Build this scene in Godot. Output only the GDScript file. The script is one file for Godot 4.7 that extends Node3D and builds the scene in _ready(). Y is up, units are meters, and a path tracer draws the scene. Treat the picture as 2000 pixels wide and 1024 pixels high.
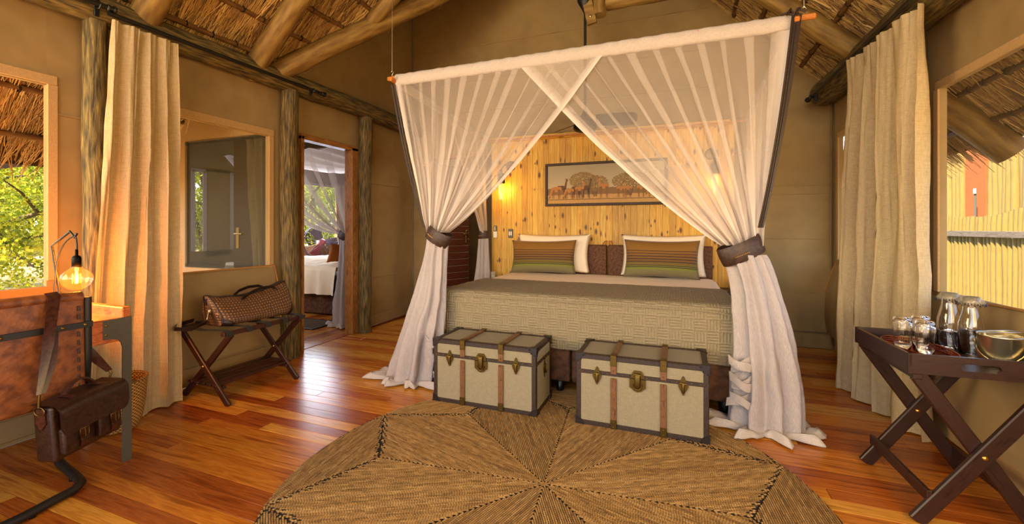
extends Node3D
# A canvas and thatch safari tent: room axes are x (right, along the bed wall), y (up), z (towards the viewer).
# The camera stands at the origin, 1.12 up, turned a little to the left.

const ID := Transform3D.IDENTITY
var rng := RandomNumberGenerator.new()
var taken := {}
var T := {}
var mats := {}

func _ready() -> void:
	rng.seed = 20240611
	_camera_and_light()
	_textures()
	_materials()
	_shell()
	_roof()
	_outside()
	_second_bedroom()
	_bed()
	_net()
	_left_corner()
	_luggage()
	_middle()
	_right_corner()


func _camera_and_light() -> void:
	var cam := Camera3D.new()
	cam.name = "camera"
	cam.projection = Camera3D.PROJECTION_FRUSTUM
	cam.near = 0.05
	cam.far = 200.0
	cam.size = 0.05 * 1024.0 / 841.0
	cam.frustum_offset = Vector2(0, -0.05 * 67.0 / 841.0)
	cam.position = Vector3(0, 1.12, 0)
	cam.rotation.y = atan(322.0 / 841.0)
	cam.current = true
	add_child(cam)
	var we := WorldEnvironment.new()
	we.name = "environment"
	var e := Environment.new()
	e.background_mode = Environment.BG_SKY
	var sky := Sky.new()
	var sm := ProceduralSkyMaterial.new()
	sm.sky_top_color = Color(0.42, 0.58, 0.82)
	sm.sky_horizon_color = Color(0.86, 0.88, 0.86)
	sm.ground_bottom_color = Color(0.42, 0.36, 0.26)
	sm.ground_horizon_color = Color(0.62, 0.56, 0.44)
	sm.sky_energy_multiplier = 2.6
	sm.ground_energy_multiplier = 1.4
	sky.sky_material = sm
	e.sky = sky
	e.tonemap_mode = Environment.TONE_MAPPER_LINEAR
	e.tonemap_exposure = 0.86
	e.sdfgi_enabled = true
	e.ssao_enabled = true
	e.ssil_enabled = true
	we.environment = e
	add_child(we)
	var sun := DirectionalLight3D.new()
	sun.name = "sun"
	sun.light_color = Color(1.0, 0.9, 0.68)
	sun.light_energy = 8.0
	sun.light_angular_distance = 0.6
	sun.shadow_enabled = true
	sun.sky_mode = DirectionalLight3D.SKY_MODE_LIGHT_ONLY
	sun.look_at_from_position(Vector3.ZERO, Vector3(0.36, -0.68, -0.64), Vector3.UP)
	add_child(sun)
	# daylight of the open veranda front behind the viewer
	_area("veranda_daylight", Vector3(-0.9, 2.2, 2.4), Vector3(-0.9, 2.0, -2.0), Vector2(4.2, 2.6), Color(1.0, 0.94, 0.84), 10.5)
	_area("gable_daylight", Vector3(-0.9, 3.5, 1.3), Vector3(-0.8, 0.4, -2.9), Vector2(2.8, 1.0), Color(1.0, 0.93, 0.82), 9.0)
	# daylight of the windows beside the desk and beside the tray table, outside the frame
	_area("left_window_daylight", Vector3(-3.1, 1.35, 0.25), Vector3(0.5, 1.2, -1.6), Vector2(1.5, 1.1), Color(1.0, 0.92, 0.72), 13.0)
	_area("right_window_daylight", Vector3(1.28, 1.35, -0.4), Vector3(-2.5, 1.3, -2.8), Vector2(1.6, 1.1), Color(1.0, 0.84, 0.52), 8.0)
	# daylight of the windows of the second bedroom and of the washroom behind the bed wall
	_area("wing_window_daylight", Vector3(-6.36, 1.36, -6.3), Vector3(-3.4, 0.9, -4.3), Vector2(1.1, 1.1), Color(0.9, 0.93, 1.0), 9.0)
	_area("wing_front_daylight", Vector3(-5.4, 1.5, -2.95), Vector3(-4.8, 0.7, -4.8), Vector2(1.2, 1.0), Color(0.95, 0.95, 1.0), 4.0)
	_area("washroom_daylight", Vector3(-1.9, 2.3, -6.0), Vector3(-2.6, 0.8, -4.9), Vector2(0.8, 0.5), Color(1.0, 0.88, 0.7), 2.5)


func _area(called: String, at: Vector3, towards: Vector3, size: Vector2, color: Color, energy: float) -> void:
	var a := AreaLight3D.new()
	a.name = called
	a.area_size = size
	a.light_color = color
	a.light_energy = energy
	a.area_range = 12.0
	a.area_attenuation = 2.0
	a.shadow_enabled = true
	a.look_at_from_position(at, towards, Vector3.UP)
	add_child(a)


# ---------------------------------------------------------------- mesh building

class MB:
	var st := SurfaceTool.new()
	var xf := Transform3D.IDENTITY
	var uvo := Vector2.ZERO

	func _init() -> void:
		st.begin(Mesh.PRIMITIVE_TRIANGLES)
		st.set_color(Color.WHITE)
		st.set_smooth_group(-1)

	func smooth(on := true) -> void:
		st.set_smooth_group(0 if on else -1)

	func v(p: Vector3, uv: Vector2) -> void:
		st.set_uv(uv + uvo)
		st.add_vertex(xf * p)

	# corners counter-clockwise seen from outside
	func tri(a: Vector3, b: Vector3, c: Vector3, ua := Vector2.ZERO, ub := Vector2.ZERO, uc := Vector2.ZERO) -> void:
		v(a, ua); v(c, uc); v(b, ub)

	func quad(a: Vector3, b: Vector3, c: Vector3, d: Vector3, ua := Vector2.ZERO, ub := Vector2.ZERO, uc := Vector2.ZERO, ud := Vector2.ZERO) -> void:
		v(a, ua); v(c, uc); v(b, ub)
		v(a, ua); v(d, ud); v(c, uc)

	func _bxuv(p: Vector3, axis: int) -> Vector2:
		if axis == 0:
			return Vector2(p.z, p.y)
		return Vector2(p.x, p.z) if axis == 1 else Vector2(p.x, p.y)

	func _facing(ps: Array, outward: Vector3, axis: int) -> void:
		var n: Vector3 = (ps[1] - ps[0]).cross(ps[2] - ps[0])
		if n.dot(outward) < 0.0:
			ps.reverse()
		if ps.size() == 4:
			quad(ps[0], ps[1], ps[2], ps[3], _bxuv(ps[0], axis), _bxuv(ps[1], axis), _bxuv(ps[2], axis), _bxuv(ps[3], axis))
		else:
			tri(ps[0], ps[1], ps[2], _bxuv(ps[0], axis), _bxuv(ps[1], axis), _bxuv(ps[2], axis))

	# box centred on c, with chamfered edges
	func box(c: Vector3, size: Vector3, bev := 0.0) -> void:
		var h := size * 0.5
		var b := minf(bev, minf(h.x, minf(h.y, h.z)) * 0.9)
		var pt := func(s: Vector3, axis: int) -> Vector3:
			var r := Vector3.ZERO
			for k in 3:
				r[k] = s[k] * (h[k] - (0.0 if k == axis else b))
			return c + r
		for a in 3:
			var u := (a + 1) % 3
			var w := (a + 2) % 3
			for sa in [-1.0, 1.0]:
				var ps := []
				for q in [[-1, -1], [1, -1], [1, 1], [-1, 1]]:
					var s := Vector3.ZERO
					s[a] = sa; s[u] = q[0]; s[w] = q[1]
					ps.append(pt.call(s, a))
				var o := Vector3.ZERO
				o[a] = sa
				_facing(ps, o, a)
				if b <= 0.0:
					continue
				for su in [-1.0, 1.0]:
					var s0 := Vector3.ZERO
					s0[a] = sa; s0[u] = su; s0[w] = -1
					var s1 := s0
					s1[w] = 1
					var oo := Vector3.ZERO
					oo[a] = sa; oo[u] = su
					_facing([pt.call(s0, a), pt.call(s1, a), pt.call(s1, u), pt.call(s0, u)], oo, a)
		if b > 0.0:
			for x in [-1.0, 1.0]:
				for y in [-1.0, 1.0]:
					for z in [-1.0, 1.0]:
						var s := Vector3(x, y, z)
						_facing([pt.call(s, 0), pt.call(s, 1), pt.call(s, 2)], s, 1)

	# box with round edges
	func rbox(c: Vector3, size: Vector3, r: float, k := 3) -> void:
		smooth(true)
		var h := size * 0.5
		var lists := []
		for a in 3:
			var l := []
			for i in k + 1:
				l.append(-h[a] + r * i / k)
			for i in k + 1:
				l.append(h[a] - r + r * i / k)
			lists.append(l)
		for a in 3:
			var u := (a + 1) % 3
			var w := (a + 2) % 3
			for sa in [-1.0, 1.0]:
				var ps := []
				for i in lists[u]:
					var row := []
					for j in lists[w]:
						var p := Vector3.ZERO
						p[a] = sa * h[a]; p[u] = i; p[w] = j
						var inner := Vector3(clampf(p.x, -h.x + r, h.x - r), clampf(p.y, -h.y + r, h.y - r), clampf(p.z, -h.z + r, h.z - r))
						var d := p - inner
						row.append(inner + d.normalized() * r)
					ps.append(row)
				for i in ps.size() - 1:
					for j in ps[0].size() - 1:
						var q: Array = [ps[i][j], ps[i + 1][j], ps[i + 1][j + 1], ps[i][j + 1]]
						if sa < 0:
							q.reverse()
						quad(c + q[0], c + q[1], c + q[2], c + q[3], _bxuv(q[0], a), _bxuv(q[1], a), _bxuv(q[2], a), _bxuv(q[3], a))
		smooth(false)

	# tube along points; radii one number or one per point
	func tube(pts: Array, radii, sides := 8, caps := true, squash := 1.0, closed := false) -> void:
		var n := pts.size()
		var rings := []
		var t0: Vector3 = (pts[1] - pts[0]).normalized()
		var side := t0.cross(Vector3.UP)
		if side.length() < 0.05:
			side = t0.cross(Vector3.BACK)
		side = side.normalized()
		var along := 0.0
		var lens := []
		for i in n:
			var t: Vector3
			if closed:
				t = (pts[(i + 1) % n] - pts[(i + n - 1) % n]).normalized()
			else:
				t = (pts[mini(i + 1, n - 1)] - pts[maxi(i - 1, 0)]).normalized()
			side = (side - t * side.dot(t)).normalized()
			var up := t.cross(side)
			var r: float = radii[i] if radii is Array else radii
			var ring := []
			for j in sides:
				var a := TAU * j / sides
				ring.append(pts[i] + (side * cos(a) * squash + up * sin(a)) * r)
			rings.append(ring)
			if i > 0:
				along += (pts[i] - pts[i - 1]).length()
			lens.append(along)
		smooth(true)
		var rr: float = radii[0] if radii is Array else radii
		for i in (n if closed else n - 1):
			var i2 := (i + 1) % n
			for j in sides:
				var j2 := (j + 1) % sides
				var va := TAU * j / sides * rr
				var vb := TAU * (j + 1) / sides * rr
				quad(rings[i][j], rings[i][j2], rings[i2][j2], rings[i2][j], Vector2(lens[i], va), Vector2(lens[i], vb), Vector2(lens[i2], vb), Vector2(lens[i2], va))
		smooth(false)
		if caps and not closed:
			for j in range(1, sides - 1):
				tri(rings[0][0], rings[0][j + 1], rings[0][j], Vector2.ZERO, Vector2(0.01, 0.02), Vector2(0.02, 0.01))
				tri(rings[n - 1][0], rings[n - 1][j], rings[n - 1][j + 1], Vector2.ZERO, Vector2(0.01, 0.02), Vector2(0.02, 0.01))

	# rough log from a to b
	func wlog(a: Vector3, b: Vector3, r0: float, r1: float, sd: int, sides := 14, round_end := false) -> void:
		var nz := FastNoiseLite.new()
		nz.seed = sd
		nz.frequency = 1.0
		var d := b - a
		var ln := d.length()
		var t := d / ln
		var side := t.cross(Vector3.UP)
		if side.length() < 0.05:
			side = Vector3.RIGHT
		side = side.normalized()
		var up := side.cross(t)
		var n := maxi(4, int(ln / 0.1))
		var rings := []
		for i in n + 1:
			var f := float(i) / n
			var r := lerpf(r0, r1, f)
			if round_end:
				var e := minf(f, 1.0 - f) * ln
				if e < r * 0.5:
					r *= 0.8 + 0.2 * sqrt(e / (r * 0.5))
			var off := side * nz.get_noise_2d(f * ln * 0.9, 3.0) * 0.018 + up * nz.get_noise_2d(f * ln * 0.9, 90.0) * 0.018
			var ring := []
			for j in sides:
				var an := TAU * j / sides
				var w := r * (1.0 + 0.09 * nz.get_noise_3d(cos(an) * 1.6, sin(an) * 1.6, f * ln * 3.0) + 0.05 * nz.get_noise_3d(cos(an) * 5.0 + 20.0, sin(an) * 5.0, f * ln * 6.0))
				ring.append(a + t * f * ln + off + (side * cos(an) + up * sin(an)) * w)
			rings.append(ring)
		smooth(true)
		for i in n:
			for j in sides:
				var j2 := (j + 1) % sides
				quad(rings[i][j2], rings[i][j], rings[i + 1][j], rings[i + 1][j2], Vector2(ln * i / n, r0 * TAU * (j + 1) / sides), Vector2(ln * i / n, r0 * TAU * j / sides), Vector2(ln * (i + 1) / n, r0 * TAU * j / sides), Vector2(ln * (i + 1) / n, r0 * TAU * (j + 1) / sides))
		smooth(false)
		for j in range(1, sides - 1):
			tri(rings[0][0], rings[0][j], rings[0][j + 1], Vector2.ZERO, Vector2(0.01, 0.02), Vector2(0.02, 0.01))
			tri(rings[n][0], rings[n][j + 1], rings[n][j], Vector2.ZERO, Vector2(0.01, 0.02), Vector2(0.02, 0.01))

	# profile of (radius, height), bottom to top, turned about y
	func lathe(prof: Array, segs := 24, at := Vector3.ZERO, sx := 1.0, sz := 1.0) -> void:
		smooth(true)
		for i in prof.size() - 1:
			for j in segs:
				var a := TAU * j / segs
				var b := TAU * (j + 1) / segs
				var p: Vector2 = prof[i]
				var q: Vector2 = prof[i + 1]
				var A := at + Vector3(sin(a) * p.x * sx, p.y, cos(a) * p.x * sz)
				var B := at + Vector3(sin(b) * p.x * sx, p.y, cos(b) * p.x * sz)
				var C := at + Vector3(sin(b) * q.x * sx, q.y, cos(b) * q.x * sz)
				var D := at + Vector3(sin(a) * q.x * sx, q.y, cos(a) * q.x * sz)
				var ua := a * 0.1
				var ub := b * 0.1
				if p.x < 1e-5:
					tri(A, C, D, Vector2(ua, p.y), Vector2(ub, q.y), Vector2(ua, q.y))
				elif q.x < 1e-5:
					tri(A, B, D, Vector2(ua, p.y), Vector2(ub, p.y), Vector2(ua, q.y))
				else:
					quad(A, B, C, D, Vector2(ua, p.y), Vector2(ub, p.y), Vector2(ub, q.y), Vector2(ua, q.y))
		smooth(false)

	# f(u, v) -> point; tint(u, v) -> colour
	func sheet(f: Callable, nu: int, nv: int, us := 1.0, vs := 1.0, tint = null) -> void:
		smooth(true)
		var g := []
		var cs := []
		for i in nu + 1:
			var row := []
			var cr := []
			for j in nv + 1:
				row.append(f.call(float(i) / nu, float(j) / nv))
				if tint != null:
					cr.append(tint.call(float(i) / nu, float(j) / nv))
			g.append(row)
			cs.append(cr)
		for i in nu:
			for j in nv:
				for q in [[0, 0], [1, 1], [1, 0], [0, 0], [0, 1], [1, 1]]:
					var a: int = i + q[0]
					var b: int = j + q[1]
					if tint != null:
						st.set_color(cs[a][b])
					v(g[a][b], Vector2(us * a / nu, vs * b / nv))
		st.set_color(Color.WHITE)
		smooth(false)

	# polygon in xy pushed along z from 0 to depth
	func prism(poly: PackedVector2Array, depth: float, bev := 0.0) -> void:
		var pl := poly
		if Geometry2D.is_polygon_clockwise(pl):
			pl.reverse()
		var idx := Geometry2D.triangulate_polygon(pl)
		for i in range(0, idx.size(), 3):
			var a := pl[idx[i]]
			var b := pl[idx[i + 1]]
			var c := pl[idx[i + 2]]
			if (b - a).cross(c - a) < 0.0:
				var s := b
				b = c
				c = s
			tri(Vector3(a.x, a.y, depth), Vector3(b.x, b.y, depth), Vector3(c.x, c.y, depth), a, b, c)
			tri(Vector3(a.x, a.y, 0), Vector3(c.x, c.y, 0), Vector3(b.x, b.y, 0), a, c, b)
		for i in pl.size():
			var p := pl[i]
			var q := pl[(i + 1) % pl.size()]
			quad(Vector3(p.x, p.y, 0), Vector3(q.x, q.y, 0), Vector3(q.x, q.y, depth), Vector3(p.x, p.y, depth), Vector2(p.x + p.y, 0), Vector2(q.x + q.y, 0), Vector2(q.x + q.y, depth), Vector2(p.x + p.y, depth))

	# flat band of some thickness along points, wide along the given direction
	func band(pts: Array, wides: Array, thick: float) -> void:
		var n := pts.size()
		smooth(true)
		var top := []
		var low := []
		var ln := 0.0
		var ls := []
		for i in n:
			var t: Vector3 = (pts[mini(i + 1, n - 1)] - pts[maxi(i - 1, 0)]).normalized()
			var w: Vector3 = wides[mini(i, wides.size() - 1)]
			var nn := t.cross(w).normalized() * thick * 0.5
			top.append([pts[i] - w * 0.5 + nn, pts[i] + w * 0.5 + nn])
			low.append([pts[i] - w * 0.5 - nn, pts[i] + w * 0.5 - nn])
			if i > 0:
				ln += (pts[i] - pts[i - 1]).length()
			ls.append(ln)
		for i in n - 1:
			quad(top[i][0], top[i + 1][0], top[i + 1][1], top[i][1], Vector2(ls[i], 0), Vector2(ls[i + 1], 0), Vector2(ls[i + 1], 0.03), Vector2(ls[i], 0.03))
			quad(low[i][0], low[i][1], low[i + 1][1], low[i + 1][0], Vector2(ls[i], 0), Vector2(ls[i], 0.03), Vector2(ls[i + 1], 0.03), Vector2(ls[i + 1], 0))
		smooth(false)
		for i in n - 1:
			quad(top[i][1], top[i + 1][1], low[i + 1][1], low[i][1])
			quad(top[i][0], low[i][0], low[i + 1][0], top[i + 1][0])
		quad(top[0][0], top[0][1], low[0][1], low[0][0])
		quad(top[n - 1][0], low[n - 1][0], low[n - 1][1], top[n - 1][1])

	func done() -> ArrayMesh:
		st.generate_normals()
		return st.commit()


# ---------------------------------------------------------------- objects

func numbered(called: String) -> String:
	taken[called] = taken.get(called, -1) + 1
	return called if taken[called] == 0 else "%s_%03d" % [called, taken[called]]


func tag(o: Node3D, label: String, category: String, group := "") -> void:
	o.set_meta("label", label)
	o.set_meta("category", category)
	if group:
		o.set_meta("group", group)


func thing(called: String, label: String, category: String, at := Vector3.ZERO, turn := 0.0, group := "") -> Node3D:
	var o := Node3D.new()
	o.name = numbered(called)
	o.position = at
	o.rotation.y = turn
	add_child(o)
	tag(o, label, category, group)
	return o


func struct(called: String, at := Vector3.ZERO) -> Node3D:
	var o := Node3D.new()
	o.name = numbered(called)
	o.position = at
	add_child(o)
	o.set_meta("kind", "structure")
	return o


func part(called: String, mesh, m: Material, parent: Node3D, xf := ID, label := "") -> MeshInstance3D:
	var o := MeshInstance3D.new()
	o.name = called
	o.mesh = mesh.done() if mesh is MB else mesh
	o.material_override = m
	o.transform = xf
	if label:
		o.set_meta("label", label)
	parent.add_child(o, true)
	return o


func solo(called: String, mesh, m: Material, label: String, category: String, xf := ID, group := "") -> MeshInstance3D:
	var o := part(numbered(called), mesh, m, self, xf)
	tag(o, label, category, group)
	return o


func scatter(called: String, mesh: Mesh, m: Material, where: Array, tints: Array, parent: Node3D) -> MultiMeshInstance3D:
	var mm := MultiMesh.new()
	mm.transform_format = MultiMesh.TRANSFORM_3D
	mm.use_colors = true
	mm.mesh = mesh
	mm.instance_count = where.size()
	for i in where.size():
		mm.set_instance_transform(i, where[i])
		mm.set_instance_color(i, tints[i])
	var o := MultiMeshInstance3D.new()
	o.name = called
	o.multimesh = mm
	o.material_override = m
	o.set_meta("kind", "stuff")
	parent.add_child(o, true)
	return o


# a frame whose x axis runs from a to b
func aim(a: Vector3, b: Vector3, up := Vector3.UP) -> Transform3D:
	var x := (b - a).normalized()
	if absf(x.dot(up)) > 0.98:
		up = Vector3.BACK
	var z := x.cross(up).normalized()
	return Transform3D(Basis(x, z.cross(x), z), a)


# a bar of rectangular section from a to b
func bar(called: String, a: Vector3, b: Vector3, h: float, w: float, m: Material, parent: Node3D, bev := 0.003, up := Vector3.UP) -> MeshInstance3D:
	var mb := MB.new()
	mb.uvo = Vector2(rng.randf() * 5.0, rng.randf() * 5.0)
	var ln := (b - a).length()
	mb.box(Vector3(ln * 0.5, 0, 0), Vector3(ln, h, w), bev)
	return part(called, mb, m, parent, aim(a, b, up))


func boxpart(called: String, c: Vector3, size: Vector3, m: Material, parent: Node3D, bev := 0.002, label := "") -> MeshInstance3D:
	var mb := MB.new()
	mb.uvo = Vector2(rng.randf() * 5.0, rng.randf() * 5.0)
	mb.box(Vector3.ZERO, size, bev)
	return part(called, mb, m, parent, Transform3D(Basis.IDENTITY, c), label)


# an upright board whose grain runs along its height
func upright(called: String, c: Vector3, size: Vector3, m: Material, parent: Node3D, bev := 0.002) -> MeshInstance3D:
	var mb := MB.new()
	mb.uvo = Vector2(rng.randf() * 5.0, rng.randf() * 5.0)
	mb.box(Vector3.ZERO, Vector3(size.y, size.x, size.z), bev)
	return part(called, mb, m, parent, Transform3D(Basis(Vector3.UP, Vector3.LEFT, Vector3.BACK), c))


func bez(a: Vector3, b: Vector3, c: Vector3, n: int) -> Array:
	var r := []
	for i in n + 1:
		var t := float(i) / n
		r.append(a.lerp(b, t).lerp(b.lerp(c, t), t))
	return r


# ---------------------------------------------------------------- textures and materials

func ramp(cols: Array, offs := []) -> Gradient:
	var g := Gradient.new()
	var o := PackedFloat32Array()
	for i in cols.size():
		o.append(offs[i] if offs.size() else float(i) / (cols.size() - 1))
	g.offsets = o
	g.colors = PackedColorArray(cols)
	return g


func ntex(sd: int, freq: float, g: Gradient, size := 512, oct := 4, kind := FastNoiseLite.TYPE_SIMPLEX_SMOOTH, warp := 0.0) -> NoiseTexture2D:
	var n := FastNoiseLite.new()
	n.seed = sd
	n.frequency = freq
	n.noise_type = kind
	n.fractal_octaves = oct
	if kind == FastNoiseLite.TYPE_CELLULAR:
		n.cellular_return_type = FastNoiseLite.RETURN_DISTANCE
	if warp > 0.0:
		n.domain_warp_enabled = true
		n.domain_warp_amplitude = warp
		n.domain_warp_frequency = freq * 0.7
	var t := NoiseTexture2D.new()
	t.width = size
	t.height = size
	t.seamless = true
	t.noise = n
	if g:
		t.color_ramp = g
	return t


func grey(a: float, b: float) -> Gradient:
	return ramp([Color(a, a, a), Color(b, b, b)])


func img(w: int, h: int, f: Callable) -> ImageTexture:
	var im := Image.create(w, h, false, Image.FORMAT_RGB8)
	for y in h:
		for x in w:
			im.set_pixel(x, y, f.call(x, y))
	return ImageTexture.create_from_image(im)


func mat(called: String, color: Color, rough := 0.8, tex: Texture2D = null, uv := Vector2.ONE, bump: Texture2D = null, depth := 0.0) -> StandardMaterial3D:
	var m := StandardMaterial3D.new()
	m.resource_name = called
	m.albedo_color = color
	m.roughness = rough
	if tex:
		m.albedo_texture = tex
	m.uv1_scale = Vector3(uv.x, uv.y, 1)
	if bump:
		m.heightmap_enabled = true
		m.heightmap_texture = bump
		m.heightmap_scale = depth
	mats[called] = m
	return m


func metal(called: String, color: Color, rough := 0.35) -> StandardMaterial3D:
	var m := mat(called, color, rough)
	m.metallic = 1.0
	return m

func _textures() -> void:
	T.fine = ntex(1, 0.06, grey(0.0, 1.0), 512, 5)
	T.soft = ntex(2, 0.012, grey(0.0, 1.0), 512, 3)
	T.mottle = ntex(3, 0.012, ramp([Color(0.9, 0.89, 0.87), Color(1, 1, 1), Color(0.94, 0.93, 0.91)]), 512, 4)
	T.grain = ntex(4, 0.011, ramp([Color(0.6, 0.5, 0.44), Color(0.86, 0.8, 0.76), Color(1, 1, 1), Color(0.84, 0.77, 0.71), Color(1, 0.97, 0.95)], [0.12, 0.38, 0.54, 0.66, 0.88]), 1024, 4, FastNoiseLite.TYPE_SIMPLEX_SMOOTH, 16.0)
	T.board = ntex(14, 0.008, ramp([Color(0.72, 0.62, 0.56), Color(0.9, 0.86, 0.82), Color(1, 1, 1), Color(0.88, 0.82, 0.78), Color(1, 0.98, 0.96)], [0.1, 0.36, 0.54, 0.68, 0.9]), 1024, 4, FastNoiseLite.TYPE_SIMPLEX_SMOOTH, 20.0)
	T.bark = ntex(5, 0.034, ramp([Color(0.16, 0.12, 0.05), Color(0.29, 0.23, 0.1), Color(0.36, 0.29, 0.13), Color(0.42, 0.345, 0.16), Color(0.55, 0.45, 0.23)], [0.14, 0.36, 0.52, 0.7, 0.9]), 512, 5, FastNoiseLite.TYPE_SIMPLEX_SMOOTH, 14.0)
	T.pole = ntex(6, 0.018, ramp([Color(0.5, 0.37, 0.18), Color(0.6, 0.47, 0.26), Color(0.66, 0.53, 0.31), Color(0.72, 0.6, 0.37)], [0.12, 0.4, 0.6, 0.85]), 512, 5, FastNoiseLite.TYPE_SIMPLEX_SMOOTH, 6.0)
	T.hide = ntex(7, 0.014, ramp([Color(0.72, 0.66, 0.62), Color(0.9, 0.87, 0.84), Color(1.0, 1.0, 1.0)], [0.2, 0.5, 0.8]), 512, 5)
	T.hide_bump = ntex(8, 0.09, grey(0, 1), 256, 3, FastNoiseLite.TYPE_CELLULAR)
	T.thatch = ntex(9, 0.03, ramp([Color(0.1, 0.06, 0.02), Color(0.3, 0.2, 0.08), Color(0.46, 0.31, 0.12)], [0.2, 0.5, 0.8]), 512, 4)
	T.sand = ntex(10, 0.02, ramp([Color(0.6, 0.47, 0.28), Color(0.78, 0.64, 0.42)]), 256, 4)
	# wood with dark knots, the grain running along u
	var nz := FastNoiseLite.new()
	nz.seed = 33
	nz.frequency = 1.0
	var r2 := RandomNumberGenerator.new()
	r2.seed = 5
	var knots := []
	for k in 40:
		knots.append(Vector3(r2.randf() * 512, r2.randf() * 512, r2.randf_range(3.0, 9.0)))
	T.pine = img(512, 512, func(x: int, y: int) -> Color:
		var yy := float(y)
		var dark := 0.0
		for k in knots:
			var dx: float = absf(x - k.x)
			var dy: float = absf(y - k.y)
			if dx < 50.0 and dy < 36.0:
				var d: float = sqrt(dx * dx * 0.35 + dy * dy) / k.z
				dark = maxf(dark, clampf(1.35 - d, 0.0, 1.0))
				yy += (y - k.y) * exp(-d * 0.8) * 1.6
		var g := nz.get_noise_2d(x * 0.006, yy * 0.11) * 0.5 + nz.get_noise_2d(x * 0.02 + 40.0, yy * 0.42) * 0.3 + 0.5
		g = clampf(g, 0.0, 1.0)
		var c := Color(0.74, 0.55, 0.17).lerp(Color(0.98, 0.84, 0.42), g)
		return c.lerp(Color(0.24, 0.11, 0.03), dark * 0.85))
	# linen weave
	T.linen = img(256, 256, func(x: int, y: int) -> Color:
		var a := 0.5 + 0.5 * sin(x * TAU / 4.0 + nz.get_noise_2d(x * 0.3, y * 0.012) * 2.2)
		var b := 0.5 + 0.5 * sin(y * TAU / 4.0 + nz.get_noise_2d(x * 0.012 + 9.0, y * 0.3) * 2.2)
		var s := nz.get_noise_2d(x * 0.02, y * 0.5) * 0.5 + nz.get_noise_2d(x * 0.5 + 70.0, y * 0.02) * 0.5
		var g := clampf(0.82 + 0.09 * a * b + 0.2 * s, 0.0, 1.0)
		return Color(g, g * 0.99, g * 0.97))
	# raised basket weave of the bed throw
	T.basket = img(128, 128, func(x: int, y: int) -> Color:
		var cx := x / 32
		var cy := y / 32
		var across := (cx + cy) % 2 == 0
		var p := float(y % 32 if across else x % 32)
		var q := float(x % 32 if across else y % 32)
		var g := pow(absf(sin(p * PI / 8.0)), 0.7) * clampf(minf(q, 31.0 - q) / 3.0, 0.0, 1.0)
		g = g * (0.8 + 0.2 * absf(sin(q * PI / 4.0)))
		return Color(g, g, g))
	# cushion stripes, top to bottom
	var stops := ramp([Color(0.5, 0.33, 0.04), Color(0.54, 0.36, 0.05), Color(0.44, 0.28, 0.05), Color(0.42, 0.33, 0.06), Color(0.45, 0.45, 0.08), Color(0.44, 0.4, 0.22), Color(0.42, 0.36, 0.24)], [0.0, 0.25, 0.55, 0.66, 0.78, 0.84, 1.0])
	T.stripes = img(64, 256, func(x: int, y: int) -> Color:
		var f := y / 255.0
		var c := stops.sample(f)
		for s in [0.3, 0.375, 0.45, 0.525, 0.6, 0.7, 0.745]:
			if absf(f - s) < 0.009:
				c = c.lerp(Color(0.1, 0.055, 0.03), 0.85)
		var g := 1.0 + 0.14 * nz.get_noise_2d(x * 0.7, y * 0.7)
		return Color(c.r * g, c.g * g, c.b * g))
	# small light rosettes on brown cloth
	T.dots = img(64, 64, func(x: int, y: int) -> Color:
		var u := (x % 32) - 16.0
		var w := (y % 32) - 16.0
		var d := sqrt(u * u + w * w)
		var c := Color(0.28, 0.175, 0.085)
		if d < 7.0 * (0.72 + 0.28 * cos(4.0 * atan2(w, u))):
			c = Color(0.78, 0.58, 0.32)
		if (x + y) % 32 < 2 or (x - y + 64) % 32 < 2:
			c = c.lerp(Color(0.2, 0.105, 0.05), 0.7)
		return c)
	# woven seagrass of the paper basket
	T.wicker = img(64, 64, func(x: int, y: int) -> Color:
		var row := y / 8
		var px := (x + (row % 2) * 8) % 16
		var g := sin((y % 8) * PI / 8.0) * sin(px * PI / 16.0)
		return Color(0.3, 0.18, 0.06).lerp(Color(0.86, 0.65, 0.3), clampf(g * 1.3, 0.0, 1.0)))
	T.net = img(64, 64, func(x: int, y: int) -> Color:
		var g := 0.86 + 0.14 * nz.get_noise_2d(x * 0.9, y * 0.05)
		return Color(g, g, g))
	T.print = _savanna()


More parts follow.
